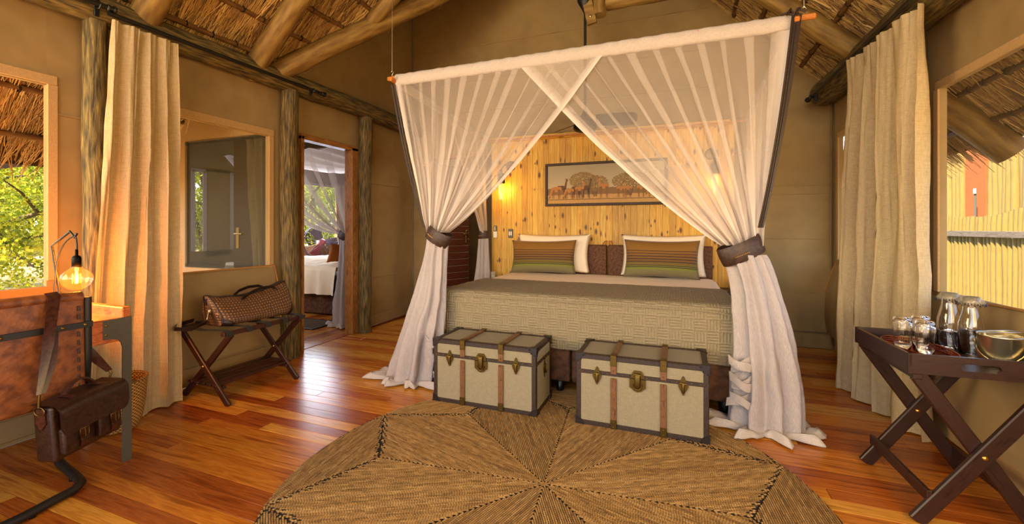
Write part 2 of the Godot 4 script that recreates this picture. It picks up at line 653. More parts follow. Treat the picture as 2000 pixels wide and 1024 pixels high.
# the print over the bed: slender antelopes before a thorn bush
func _savanna() -> ImageTexture:
	var w := 640
	var h := 236
	var im := Image.create(w, h, false, Image.FORMAT_RGB8)
	var nz := FastNoiseLite.new()
	nz.seed = 77
	nz.frequency = 0.05
	for y in h:
		for x in w:
			var f := float(y) / h
			var c := Color(0.66, 0.6, 0.48).lerp(Color(0.8, 0.71, 0.54), f * 1.4)
			var edge := 0.6 + 0.02 * nz.get_noise_1d(x * 3.0)
			if f > edge:
				c = Color(0.6, 0.43, 0.2).lerp(Color(0.48, 0.36, 0.18), 0.5 + nz.get_noise_2d(x * 6.0, y * 6.0))
			if f > 0.77:
				c = Color(0.85, 0.66, 0.36).lerp(Color(0.74, 0.54, 0.26), 0.5 + nz.get_noise_2d(x * 1.2, y * 9.0))
			if f > 0.885 and f < 0.9:
				c = c.darkened(0.45)
			im.set_pixel(x, y, c)
	var r2 := RandomNumberGenerator.new()
	r2.seed = 4
	var blob := func(cx: float, cy: float, rx: float, ry: float, c: Color) -> void:
		for y in range(maxi(0, int(cy - ry)), mini(h, int(cy + ry) + 1)):
			for x in range(maxi(0, int(cx - rx)), mini(w, int(cx + rx) + 1)):
				if pow((x - cx) / rx, 2) + pow((y - cy) / ry, 2) <= 1.0:
					im.set_pixel(x, y, c)
	var stroke := func(a: Vector2, b: Vector2, r: float, r1: float, c: Color) -> void:
		var n := int(a.distance_to(b)) + 1
		for i in n + 1:
			var p := a.lerp(b, float(i) / n)
			var rr := lerpf(r, r1, float(i) / n)
			blob.call(p.x, p.y, maxf(rr, 0.8), maxf(rr, 0.8), c)
	# bushes of many small leaf dots
	for bush in [[205.0, 96.0, 78.0, 52.0, 1300], [282.0, 116.0, 66.0, 48.0, 1000], [470.0, 108.0, 105.0, 52.0, 1600]]:
		for k in 4:
			stroke.call(Vector2(bush[0] + k * 5 - 15, bush[1] + bush[3] * 1.6), Vector2(bush[0] + (k - 2.5) * bush[2] * 0.3, bush[1] - bush[3] * 0.3), 1.6, 0.8, Color(0.24, 0.17, 0.09))
		for k in bush[4]:
			var a := r2.randf() * TAU
			var q := sqrt(r2.randf())
			var g := r2.randf()
			blob.call(bush[0] + cos(a) * q * bush[2], bush[1] + sin(a) * q * bush[3], 2.4, 1.9, Color(0.46, 0.35, 0.15).lerp(Color(0.64, 0.5, 0.24), g))
	# antelopes: place, size, facing, grazing, dark or light
	for a in [[84.0, 138.0, 1.3, 1.0, 0, 1], [50.0, 146.0, 1.5, -1.0, 1, 0], [168.0, 146.0, 1.35, 1.0, 1, 1], [126.0, 156.0, 1.25, -1.0, 1, 0], [222.0, 142.0, 1.3, 1.0, 0, 1], [186.0, 146.0, 1.25, 1.0, 0, 0], [322.0, 134.0, 1.35, -1.0, 0, 0], [415.0, 150.0, 1.1, 1.0, 1, 0], [452.0, 150.0, 1.0, -1.0, 0, 0], [520.0, 150.0, 1.0, 1.0, 0, 0], [575.0, 152.0, 1.0, -1.0, 1, 0]]:
		var x: float = a[0]
		var y: float = a[1]
		var s: float = a[2]
		var f: float = a[3]
		var c := Color(0.4, 0.25, 0.12) if a[5] == 1 else Color(0.76, 0.5, 0.23)
		var c2 := c.darkened(0.3)
		blob.call(x, y, 20 * s, 11 * s, c)
		blob.call(x - 13 * s * f, y - 1, 9 * s, 10 * s, c)
		for l in [-15.0, -10.0, 9.0, 14.0]:
			stroke.call(Vector2(x + l * s, y + 5), Vector2(x + l * s + 1.5, 203.0 + r2.randf() * 6.0), 3.0 * s, 1.3, c2)
		var head: Vector2
		if a[4] == 1:
			head = Vector2(x + 26 * s * f, y + 34 * s)
		else:
			head = Vector2(x + 21 * s * f, y - 38 * s)
		stroke.call(Vector2(x + 15 * s * f, y - 3), head, 5.0 * s, 3.0 * s, c)
		stroke.call(head, head + Vector2(6 * f, 6), 3.2, 2.0, c2)
		stroke.call(head, head + Vector2(-7, -6), 2.4, 1.4, c2)
		stroke.call(head, head + Vector2(7, -6), 2.4, 1.4, c2)
	return ImageTexture.create_from_image(im)


func _materials() -> void:
	var m: StandardMaterial3D
	mat("canvas", Color(0.58, 0.475, 0.3), 0.9, T.mottle, Vector2(0.35, 0.35), T.soft, 1.0)
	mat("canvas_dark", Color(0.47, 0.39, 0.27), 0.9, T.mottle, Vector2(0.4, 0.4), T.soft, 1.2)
	mat("border", Color(0.82, 0.66, 0.44), 0.9, T.linen, Vector2(6, 6), T.fine, 0.08)
	mat("hem", Color(0.74, 0.52, 0.25), 0.9, T.linen, Vector2(8, 8))
	m = mat("screen", Color(0.4, 0.36, 0.26, 0.12), 0.9)
	m.transparency = BaseMaterial3D.TRANSPARENCY_ALPHA
	m = mat("dark_screen", Color(0.27, 0.25, 0.17, 0.38), 0.9)
	m.transparency = BaseMaterial3D.TRANSPARENCY_ALPHA
	mat("log", Color(1, 1, 1), 0.75, T.bark, Vector2(0.3, 2.6), T.bark, 0.8)
	mat("pole", Color(0.8, 0.77, 0.63), 0.7, T.pole, Vector2(0.35, 1.8), T.pole, 0.5)
	mat("lath", Color(0.62, 0.52, 0.36), 0.75, T.pole, Vector2(0.8, 3.0), T.pole, 0.2)
	mat("ring", Color(0.05, 0.035, 0.02), 0.8)
	mat("thatch", Color(0.8, 0.72, 0.6), 0.95, T.thatch, Vector2(1, 1))
	m = mat("reed", Color(1, 1, 1), 0.7)
	m.vertex_color_use_as_albedo = true
	var tones := [Color(0.73, 0.43, 0.13), Color(0.77, 0.48, 0.15), Color(0.67, 0.36, 0.11), Color(0.8, 0.55, 0.2), Color(0.74, 0.45, 0.14), Color(0.82, 0.59, 0.24), Color(0.6, 0.31, 0.11)]
	for i in tones.size():
		m = mat("plank%d" % i, tones[i], 0.25, T.board, Vector2(0.22, 3.4), T.board, 0.008)
	for i in 4:
		mat("pine%d" % i, [Color(0.95, 0.9, 0.76), Color(1, 0.97, 0.86), Color(0.9, 0.83, 0.66), Color(1, 0.93, 0.74)][i], 0.5, T.pine, Vector2(0.9, 1.15))
	mat("frame_wood", Color(0.62, 0.43, 0.21), 0.45, T.grain, Vector2(0.6, 4.0))
	mat("desk_wood", Color(0.78, 0.42, 0.16), 0.45, T.grain, Vector2(0.9, 4.0))
	mat("dark_wood", Color(0.2, 0.1, 0.062), 0.4, T.grain, Vector2(0.9, 6.0))
	mat("rack_wood", Color(0.24, 0.115, 0.065), 0.42, T.grain, Vector2(0.8, 5.0))
	mat("red_wood", Color(0.36, 0.18, 0.1), 0.45, T.grain, Vector2(0.8, 5.0))
	mat("slat_wood", Color(0.46, 0.31, 0.17), 0.45, T.grain, Vector2(1.2, 9.0))
	mat("picture_wood", Color(0.26, 0.17, 0.1), 0.55, T.grain, Vector2(0.9, 8.0))
	mat("rail_wood", Color(0.8, 0.5, 0.2), 0.45, T.grain, Vector2(0.9, 6.0))
	mat("skirting", Color(0.42, 0.15, 0.07), 0.4, T.grain, Vector2(0.5, 4.0))
	m = mat("curtain", Color(0.86, 0.76, 0.58), 0.9, T.linen, Vector2(3.2, 3.2), T.linen, 0.1)
	m.backlight_enabled = true
	m.backlight = Color(0.45, 0.38, 0.26)
	m = mat("net", Color(0.84, 0.785, 0.75, 1.0), 0.9)
	m.transparency = BaseMaterial3D.TRANSPARENCY_ALPHA
	m.vertex_color_use_as_albedo = true
	m = mat("net_dense", Color(0.8, 0.745, 0.73), 0.9, T.net, Vector2(6, 2))
	m.backlight_enabled = true
	m.backlight = Color(0.6, 0.55, 0.5)
	mat("net_cloth", Color(0.85, 0.795, 0.77), 0.9, T.linen, Vector2(8, 8), T.fine, 0.15)
	mat("sheet", Color(0.96, 0.88, 0.75), 0.9, null, Vector2(1, 1), T.soft, 0.15)
	mat("throw", Color(0.64, 0.575, 0.455), 0.95, T.linen, Vector2(3.6, 3.6), T.basket, 0.6)
	mat("suede", Color(0.38, 0.235, 0.12), 0.85, T.hide, Vector2(2.2, 2.2), T.fine, 0.1)
	mat("tie_leather", Color(0.25, 0.16, 0.11), 0.5, T.hide, Vector2(5, 5), T.fine, 0.1)
	mat("headboard", Color(0.43, 0.27, 0.14), 0.75, T.hide, Vector2(5, 5), T.fine, 0.12)
	m = mat("cushion", Color(1, 1, 1), 0.75, T.stripes, Vector2(1, 1), T.fine, 0.1)
	m.rim_enabled = true
	m.rim = 0.3
	mat("linen", Color(0.62, 0.57, 0.465), 0.9, T.linen, Vector2(4.5, 4.5), T.linen, 0.06)
	mat("trim_leather", Color(0.2, 0.135, 0.09), 0.5, T.hide, Vector2(6, 6), T.hide_bump, 0.04)
	mat("corner_leather", Color(0.13, 0.08, 0.06), 0.42, T.hide, Vector2(6, 6), T.hide_bump, 0.05)
	metal("brass", Color(0.5, 0.38, 0.18), 0.38)
	metal("old_brass", Color(0.42, 0.33, 0.16), 0.42)
	metal("bright_brass", Color(0.85, 0.65, 0.3), 0.3)
	metal("dark_metal", Color(0.1, 0.09, 0.085), 0.5)
	mat("black", Color(0.035, 0.03, 0.028), 0.45)
	mat("foot", Color(0.03, 0.028, 0.028), 0.4)
	mat("chair_leather", Color(0.52, 0.29, 0.115), 0.5, T.hide, Vector2(2.5, 2.5), T.hide_bump, 0.1)
	mat("chair_steel", Color(0.09, 0.075, 0.065), 0.5)
	mat("satchel", Color(0.19, 0.105, 0.065), 0.38, T.hide, Vector2(5, 5), T.hide_bump, 0.06)
	mat("satchel_strap", Color(0.27, 0.14, 0.1), 0.3, T.hide, Vector2(6, 6))
	mat("stitch", Color(0.5, 0.3, 0.18), 0.7)
	mat("steel", Color(0.3, 0.28, 0.23), 0.5, T.mottle, Vector2(3, 3))
	mat("dots", Color(1, 1, 1), 0.6, T.dots, Vector2(27, 27))
	mat("bag_leather", Color(0.13, 0.07, 0.05), 0.4, T.hide, Vector2(6, 6))
	mat("web", Color(0.16, 0.14, 0.11), 0.9, T.linen, Vector2(10, 10))
	mat("wicker", Color(1.0, 1.0, 1.0), 0.8, T.wicker, Vector2(14, 14), T.wicker, 0.5)
	mat("wire", Color(0.05, 0.03, 0.022), 0.5)
	mat("cord", Color(0.05, 0.04, 0.035), 0.6)
	m = mat("bulb_glass", Color(0.8, 0.5, 0.2, 0.04), 0.04)
	m.metallic_specular = 0.42
	m.transparency = BaseMaterial3D.TRANSPARENCY_ALPHA
	m = mat("filament", Color(1, 0.7, 0.2), 0.5)
	m.emission_enabled = true
	m.emission = Color(1.0, 0.62, 0.16)
	m.emission_energy_multiplier = 9.0
	m = mat("glow", Color(1, 0.8, 0.4), 0.5)
	m.emission_enabled = true
	m.emission = Color(1.0, 0.66, 0.22)
	m.emission_energy_multiplier = 1.4
	m = mat("dim_glow", Color(1, 0.8, 0.5), 0.5)
	m.emission_enabled = true
	m.emission = Color(1.0, 0.74, 0.36)
	m.emission_energy_multiplier = 0.7
	m = mat("glass", Color(1, 1, 1, 0.0), 0.02)
	m.refraction_enabled = true
	m.refraction_scale = 0.05
	m = mat("water", Color(1, 1, 1, 0.0), 0.01)
	m.refraction_enabled = true
	m.refraction_scale = 0.033
	m = mat("thin_glass", Color(0.95, 1, 0.97, 0.1), 0.03)
	m.transparency = BaseMaterial3D.TRANSPARENCY_ALPHA
	metal("chrome", Color(0.86, 0.82, 0.7), 0.33)
	metal("copper", Color(0.72, 0.38, 0.22), 0.32)
	mat("tray_wood", Color(0.185, 0.1, 0.075), 0.38, T.grain, Vector2(1.0, 7.0))
	m = mat("doily", Color(0.75, 0.7, 0.58, 0.3), 0.9)
	m.transparency = BaseMaterial3D.TRANSPARENCY_ALPHA
	mat("beads", Color(0.06, 0.035, 0.12), 0.25)
	mat("switch_black", Color(0.03, 0.028, 0.025), 0.35)
	mat("white", Color(0.9, 0.87, 0.8), 0.5)
	mat("grey", Color(0.35, 0.34, 0.32), 0.5)
	mat("print", Color(1, 1, 1), 0.6, T.print)
	mat("earth", Color(1, 1, 1), 0.95, T.sand, Vector2(0.5, 0.5))
	mat("fence_pole", Color(0.55, 0.47, 0.25), 0.85, T.mottle, Vector2(1.2, 4.0), T.fine, 0.15)
	mat("grey_rail", Color(0.5, 0.47, 0.42), 0.8, T.grain, Vector2(0.5, 5.0))
	mat("red_wall", Color(0.68, 0.34, 0.12), 0.9, T.mottle, Vector2(0.6, 0.6))
	mat("branch", Color(0.42, 0.37, 0.31), 0.9, T.mottle, Vector2(2, 2))
	m = mat("leaf", Color(1, 1, 1), 0.6)
	m.vertex_color_use_as_albedo = true
	m.backlight_enabled = true
	m.backlight = Color(1.0, 1.0, 0.55)
	mat("seagrass", Color(1, 1, 1), 0.7).vertex_color_use_as_albedo = true
	mat("rug_base", Color(0.2, 0.125, 0.05), 0.95, T.fine, Vector2(6, 6), T.fine, 0.4)
	mat("mat_weave", Color(0.36, 0.29, 0.18), 0.95, T.linen, Vector2(8, 8))
	mat("rust", Color(0.72, 0.4, 0.07), 0.8, T.linen, Vector2(6, 6))
	mat("fan_grey", Color(0.42, 0.36, 0.4), 0.5)
	mat("fan_pink", Color(0.8, 0.42, 0.44), 0.4)


# ---------------------------------------------------------------- setting

func _shell() -> void:
	# floor boards, each one laid by itself, running along x
	var fl := struct("floor")
	var w := 0.0795
	boxpart("subfloor", Vector3(-0.93, -0.06, -1.1), Vector3(4.9, 0.07, 7.5), mats["dark_wood"], fl, 0.0)
	var row := 0
	var z := -0.78
	while z > -4.82:
		var x := -3.22 - rng.randf() * 1.6
		while x < 1.36:
			var ln := rng.randf_range(1.3, 2.7)
			var a := maxf(x, -3.2)
			var b := minf(x + ln, 1.36)
			if b - a > 0.05:
				var k := rng.randi() % 7
				boxpart("plank", Vector3((a + b) * 0.5, -0.0115 + rng.randf() * 0.0005, z - w * 0.5), Vector3(b - a - 0.0015, 0.022, w - 0.0014), mats["plank%d" % k], fl, 0.0015)
			x += ln
		z -= w
		row += 1
	boxpart("deck_front", Vector3(-0.93, -0.0115, 1.3), Vector3(4.9, 0.022, 4.15), mats["plank1"], fl, 0.0)

	# left wall: canvas with two windows and the bedroom door
	var L := struct("wall_left")
	var xl := -3.225
	var pan := func(z0: float, z1: float, y0: float, y1: float, called := "canvas_panel") -> void:
		boxpart(called, Vector3(xl, (y0 + y1) * 0.5, (z0 + z1) * 0.5), Vector3(0.03, y1 - y0, absf(z1 - z0)), mats["canvas"], L, 0.0)
	pan.call(2.4, 0.35, 0.0, 2.4)
	pan.call(0.35, -1.285, 1.9, 2.42)
	pan.call(0.35, -1.285, 0.0, 0.8)
	pan.call(-1.285, -1.78, 0.0, 2.42)
	pan.call(-1.78, -2.65, 1.89, 2.42)
	pan.call(-1.78, -2.65, 0.0, 0.8)
	pan.call(-2.65, -2.97, 0.0, 2.42)
	pan.call(-2.97, -3.705, 1.985, 2.42)
	pan.call(-3.705, -4.8, 0.0, 2.42)
	pan.call(-2.74, -4.8, 2.42, 5.0, "gable_panel")
	# seams and lower skirt of the canvas
	boxpart("seam", Vector3(-3.207, 1.75, -1.37), Vector3(0.006, 0.012, 0.14), mats["canvas"], L, 0.002)
	boxpart("seam", Vector3(-3.207, 1.62, -4.3), Vector3(0.006, 0.012, 0.95), mats["canvas"], L, 0.002)
	boxpart("seam", Vector3(-3.207, 0.56, -4.3), Vector3(0.006, 0.012, 0.95), mats["canvas"], L, 0.002)
	for q in [[-3.84, -4.76], [0.2, -2.62]]:
		boxpart("skirt", Vector3(-3.204, 0.075, (q[0] + q[1]) * 0.5), Vector3(0.014, 0.11, absf(q[1] - q[0])), mats["canvas"], L, 0.004)
	var bb := struct("baseboard_left")
	boxpart("board", Vector3(-3.196, 0.012, -4.3), Vector3(0.025, 0.026, 0.94), mats["skirting"], bb, 0.004)

	# canvas borders of the two windows, and their lower flaps
	var w1 := struct("window_1")
	boxpart("canvas_border", Vector3(-3.206, 1.93, -0.5), Vector3(0.012, 0.052, 1.655), mats["border"], w1, 0.003)
	boxpart("canvas_border", Vector3(-3.2055, 1.368, -1.307), Vector3(0.012, 1.074, 0.044), mats["border"], w1, 0.003)
	boxpart("canvas_border", Vector3(-3.206, 0.778, -0.48), Vector3(0.012, 0.044, 1.7), mats["hem"], w1, 0.003)
	var w2 := struct("window_2")
	boxpart("canvas_border", Vector3(-3.206, 1.922, -2.22), Vector3(0.012, 0.056, 0.96), mats["border"], w2, 0.003)
	boxpart("canvas_border", Vector3(-3.2055, 1.34, -2.674), Vector3(0.012, 1.108, 0.046), mats["border"], w2, 0.003)
	var fp := MB.new()
	fp.sheet(func(u: float, v: float) -> Vector3:
		var bulge := sin(v * PI * 0.5) * 0.035 + 0.012 * sin(u * 9.0 + v * 3.0) * v
		return Vector3(-3.203 + bulge, lerpf(0.8, 0.16, v), lerpf(-1.6, -2.7 - 0.05 * v, u)), 30, 16, 1.1, 0.64)
	part("flap", fp, mats["canvas"], w2)
	var hm := MB.new()
	hm.tube([Vector3(-3.2, 0.803, -1.6), Vector3(-3.196, 0.803, -2.1), Vector3(-3.2, 0.801, -2.7), Vector3(-3.17, 0.62, -2.715), Vector3(-3.165, 0.3, -2.74)], 0.008, 6)
	part("hem", hm, mats["hem"], w2)

	# doorway to the second bedroom
	var d1 := struct("door_1")
	upright("jamb", Vector3(-3.22, 0.98, -3.655), Vector3(0.1, 1.96, 0.095), mats["frame_wood"], d1, 0.004)
	upright("jamb", Vector3(-3.22, 0.98, -2.975), Vector3(0.1, 1.96, 0.03), mats["frame_wood"], d1, 0.004)
	boxpart("lintel", Vector3(-3.22, 1.953, -3.33), Vector3(0.1, 0.052, 0.74), mats["frame_wood"], d1, 0.004)
	boxpart("threshold", Vector3(-3.24, 0.002, -3.31), Vector3(0.08, 0.006, 0.62), mats["plank2"], d1, 0.002)

	# back wall canvas with its gable; a passage at its left end
	var B := struct("wall_back")
	var mb := MB.new()
	mb.prism(PackedVector2Array([Vector2(-3.21, 0), Vector2(-2.96, 0), Vector2(-2.96, 2.02), Vector2(-2.05, 2.02), Vector2(-2.05, 0), Vector2(1.36, 0), Vector2(1.36, 2.39), Vector2(-0.93, 4.68), Vector2(-3.21, 4.68)]), 0.03)
	part("canvas_panel", mb, mats["canvas"], B, Transform3D(Basis.IDENTITY, Vector3(0, 0, -4.8)))
	for q in [[2.93, 0.55, 0.008], [2.55, 0.3, 0.01], [3.35, 0.2, 0.008]]:
		boxpart("seam", Vector3(-1.4, q[0], -4.766), Vector3(3.4, 0.014, q[2]), mats["canvas"], B, 0.002)
	for y in [1.52, 1.44, 1.02, 0.4]:
		boxpart("seam", Vector3(0.95, y, -4.766), Vector3(0.8, 0.012, 0.01), mats["canvas"], B, 0.002)
	var lo := MB.new()
	lo.sheet(func(u: float, v: float) -> Vector3:
		var x := lerpf(0.45, 1.335, u)
		return Vector3(x, lerpf(0.5, 0.004, v), -4.763 + 0.05 * sin(v * PI) * (0.5 + 0.5 * sin(u * 5.0)) + 0.008 * sin(u * 40.0) * v + 0.025 * v), 40, 14, 0.9, 0.5)
	part("loose_skirt", lo, mats["canvas"], B)
	boxpart("hem_seam", Vector3(0.9, 0.155, -4.715), Vector3(0.85, 0.01, 0.012), mats["canvas_dark"], B, 0.003)
	boxpart("gable_hem", Vector3(0.78, 2.92, -4.764), Vector3(0.04, 0.012, 0.012), mats["canvas"], B, 0.002)
	for s in [Vector3(1.325, 1.2, -4.74), Vector3(-3.2, 2.2, -4.757)]:
		var cd := MB.new()
		cd.tube([Vector3(s.x, 0.05, s.z), Vector3(s.x - 0.004, 1.0, s.z), Vector3(s.x, 2.35 if s.x > 0 else 4.4, s.z)], 0.009, 6)
		part("corner_cord", cd, mats["canvas_dark"], B)

	# right wall: canvas with two windows
	var R := struct("wall_right")
	var xr := 1.365
	var panr := func(z0: float, z1: float, y0: float, y1: float) -> void:
		boxpart("canvas_panel", Vector3(xr, (y0 + y1) * 0.5, (z0 + z1) * 0.5), Vector3(0.03, y1 - y0, absf(z1 - z0)), mats["canvas"], R, 0.0)
	panr.call(2.4, 0.3, 0.0, 2.4)
	panr.call(0.3, -3.05, 1.885, 2.42)
	panr.call(0.3, -3.05, 0.0, 0.77)
	panr.call(-3.05, -3.62, 0.0, 2.42)
	panr.call(-3.62, -4.62, 1.925, 2.42)
	panr.call(-3.62, -4.62, 0.0, 0.815)
	panr.call(-4.62, -4.8, 0.0, 2.42)
	boxpart("skirt", Vector3(1.343, 0.07, -1.9), Vector3(0.016, 0.13, 5.6), mats["border"], R, 0.004)
	var w3 := struct("window_3")
	boxpart("canvas_border", Vector3(1.346, 1.945, -4.12), Vector3(0.012, 0.045, 1.06), mats["border"], w3, 0.003)
	boxpart("canvas_border", Vector3(1.3455, 1.38, -4.64), Vector3(0.012, 1.09, 0.04), mats["border"], w3, 0.003)
	var w4 := struct("window_4")
	boxpart("canvas_border", Vector3(1.346, 1.905, -1.4), Vector3(0.012, 0.045, 3.36), mats["border"], w4, 0.003)
	boxpart("canvas_border", Vector3(1.3455, 1.325, -3.072), Vector3(0.012, 1.12, 0.045), mats["border"], w4, 0.003)
	boxpart("fly_screen", Vector3(1.372, 1.33, -1.37), Vector3(0.002, 1.12, 3.3), mats["screen"], w4, 0.0)
	for q in [[w4, 0.2, -3.12, 0.768], [w3, -3.55, -4.68, 0.812]]:
		var f4 := MB.new()
		f4.sheet(func(u: float, v: float) -> Vector3:
			var bulge := sin(v * PI * 0.62) * 0.07 + 0.01 * sin(u * 14.0 + v * 3.0) * v
			return Vector3(1.343 - bulge, lerpf(q[3] + 0.012 * sin(u * 11.0), 0.16, v), lerpf(q[1], q[2] - 0.1 * sin(v * 2.6), u)), 40, 14, 2.0, 0.64)
		part("flap", f4, mats["canvas"], q[0])
		var pts := []
		for i in 25:
			pts.append(Vector3(1.341, q[3] + 0.012 * sin(i / 24.0 * 11.0), lerpf(q[1], q[2], i / 24.0)))
		for i in range(1, 9):
			var v := i / 10.0
			pts.append(Vector3(1.34 - sin(v * PI * 0.62) * 0.07, lerpf(q[3], 0.16, v), q[2] - 0.1 * sin(v * 2.6)))
		var h4 := MB.new()
		h4.tube(pts, 0.007, 6)
		part("hem", h4, mats["hem"], q[0])

	# pine boarding behind the bed
	var P := struct("wall_bedhead")
	boxpart("core", Vector3(-0.74, 1.05, -4.56), Vector3(2.47, 2.1, 0.07), mats["pine2"], P, 0.0)
	var x := -1.975
	var bw := 0.0615
	while x < 0.49:
		var ww := minf(bw, 0.492 - x)
		var pb := MB.new()
		pb.uvo = Vector2(rng.randf() * 4.0, rng.randf() * 4.0)
		pb.box(Vector3(1.05, 0, 0), Vector3(2.1, ww - 0.0006, 0.016), 0.0018)
		part("board", pb, mats["pine%d" % (rng.randi() % 4)], P, Transform3D(Basis(Vector3.UP, Vector3.LEFT, Vector3.BACK), Vector3(x + ww * 0.5, 0.0, -4.517)))
		x += bw
	boxpart("cornice", Vector3(-0.74, 2.11, -4.5), Vector3(2.51, 0.05, 0.06), mats["pine0"], P, 0.008)
	upright("edge_trim", Vector3(0.475, 1.05, -4.5), Vector3(0.05, 2.1, 0.03), mats["pine0"], P, 0.006)

	# passage and bathroom behind the bed wall
	var S := struct("wall_passage")
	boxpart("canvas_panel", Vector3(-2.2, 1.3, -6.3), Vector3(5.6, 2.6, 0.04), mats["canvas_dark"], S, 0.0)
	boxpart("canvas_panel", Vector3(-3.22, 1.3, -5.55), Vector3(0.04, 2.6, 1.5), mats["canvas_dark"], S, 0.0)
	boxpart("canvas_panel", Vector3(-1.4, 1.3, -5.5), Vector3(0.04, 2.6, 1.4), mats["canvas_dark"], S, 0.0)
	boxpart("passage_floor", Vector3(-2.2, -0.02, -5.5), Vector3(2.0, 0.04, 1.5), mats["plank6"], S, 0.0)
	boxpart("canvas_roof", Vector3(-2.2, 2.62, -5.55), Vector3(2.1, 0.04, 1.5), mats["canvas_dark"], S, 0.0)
	var d2 := struct("door_2")
	upright("jamb", Vector3(-2.945, 1.0, -4.77), Vector3(0.05, 2.0, 0.1), mats["frame_wood"], d2, 0.004)
	boxpart("lintel", Vector3(-2.5, 2.01, -4.77), Vector3(0.94, 0.05, 0.1), mats["frame_wood"], d2, 0.004)
	var leaf := Node3D.new()
	leaf.name = "leaf"
	leaf.position = Vector3(-2.93, 0, -4.82)
	leaf.rotation.y = deg_to_rad(66)
	d2.add_child(leaf)
	for i in 22:
		boxpart("plank", Vector3(0.29, 0.035 + i * 0.089, 0), Vector3(0.575, 0.087, 0.036), mats["red_wood"], leaf, 0.005)
	var hd := MB.new()
	hd.box(Vector3(0.53, 1.0, 0.022), Vector3(0.03, 0.17, 0.008), 0.002)
	hd.tube([Vector3(0.53, 1.03, 0.02), Vector3(0.53, 1.03, 0.06), Vector3(0.44, 1.03, 0.062)], 0.008, 8)
	part("handle", hd, mats["brass"], leaf)
	# veranda front: side posts only, the tent stands open behind the viewer


func _reeds(cols: Array, n: int, origin: Vector3, right: Vector3, down: Vector3, nrm: Vector3, w: float, h: float, keep = null) -> Array:
	var where := []
	var tints := []
	for i in n:
		var a := rng.randf() * w
		var b := rng.randf() * h
		var p := origin + right * a + down * b
		if keep != null and not keep.call(p):
			continue
		var ln := rng.randf_range(0.16, 0.42)
		var d := (down + right * rng.randfn(0.0, 0.15) + nrm * rng.randfn(0.0, 0.035)).normalized()
		var r := rng.randf_range(0.0017, 0.0034)
		var s := d.cross(nrm).normalized()
		where.append(Transform3D(Basis(d * ln, nrm * r, s * r), p + nrm * rng.randf_range(0.0, 0.026)))
		var c: Color = cols[rng.randi() % cols.size()]
		var k := rng.randf_range(0.75, 1.2)
		tints.append(Color(c.r * k, c.g * k, c.b * k))
	return [where, tints]


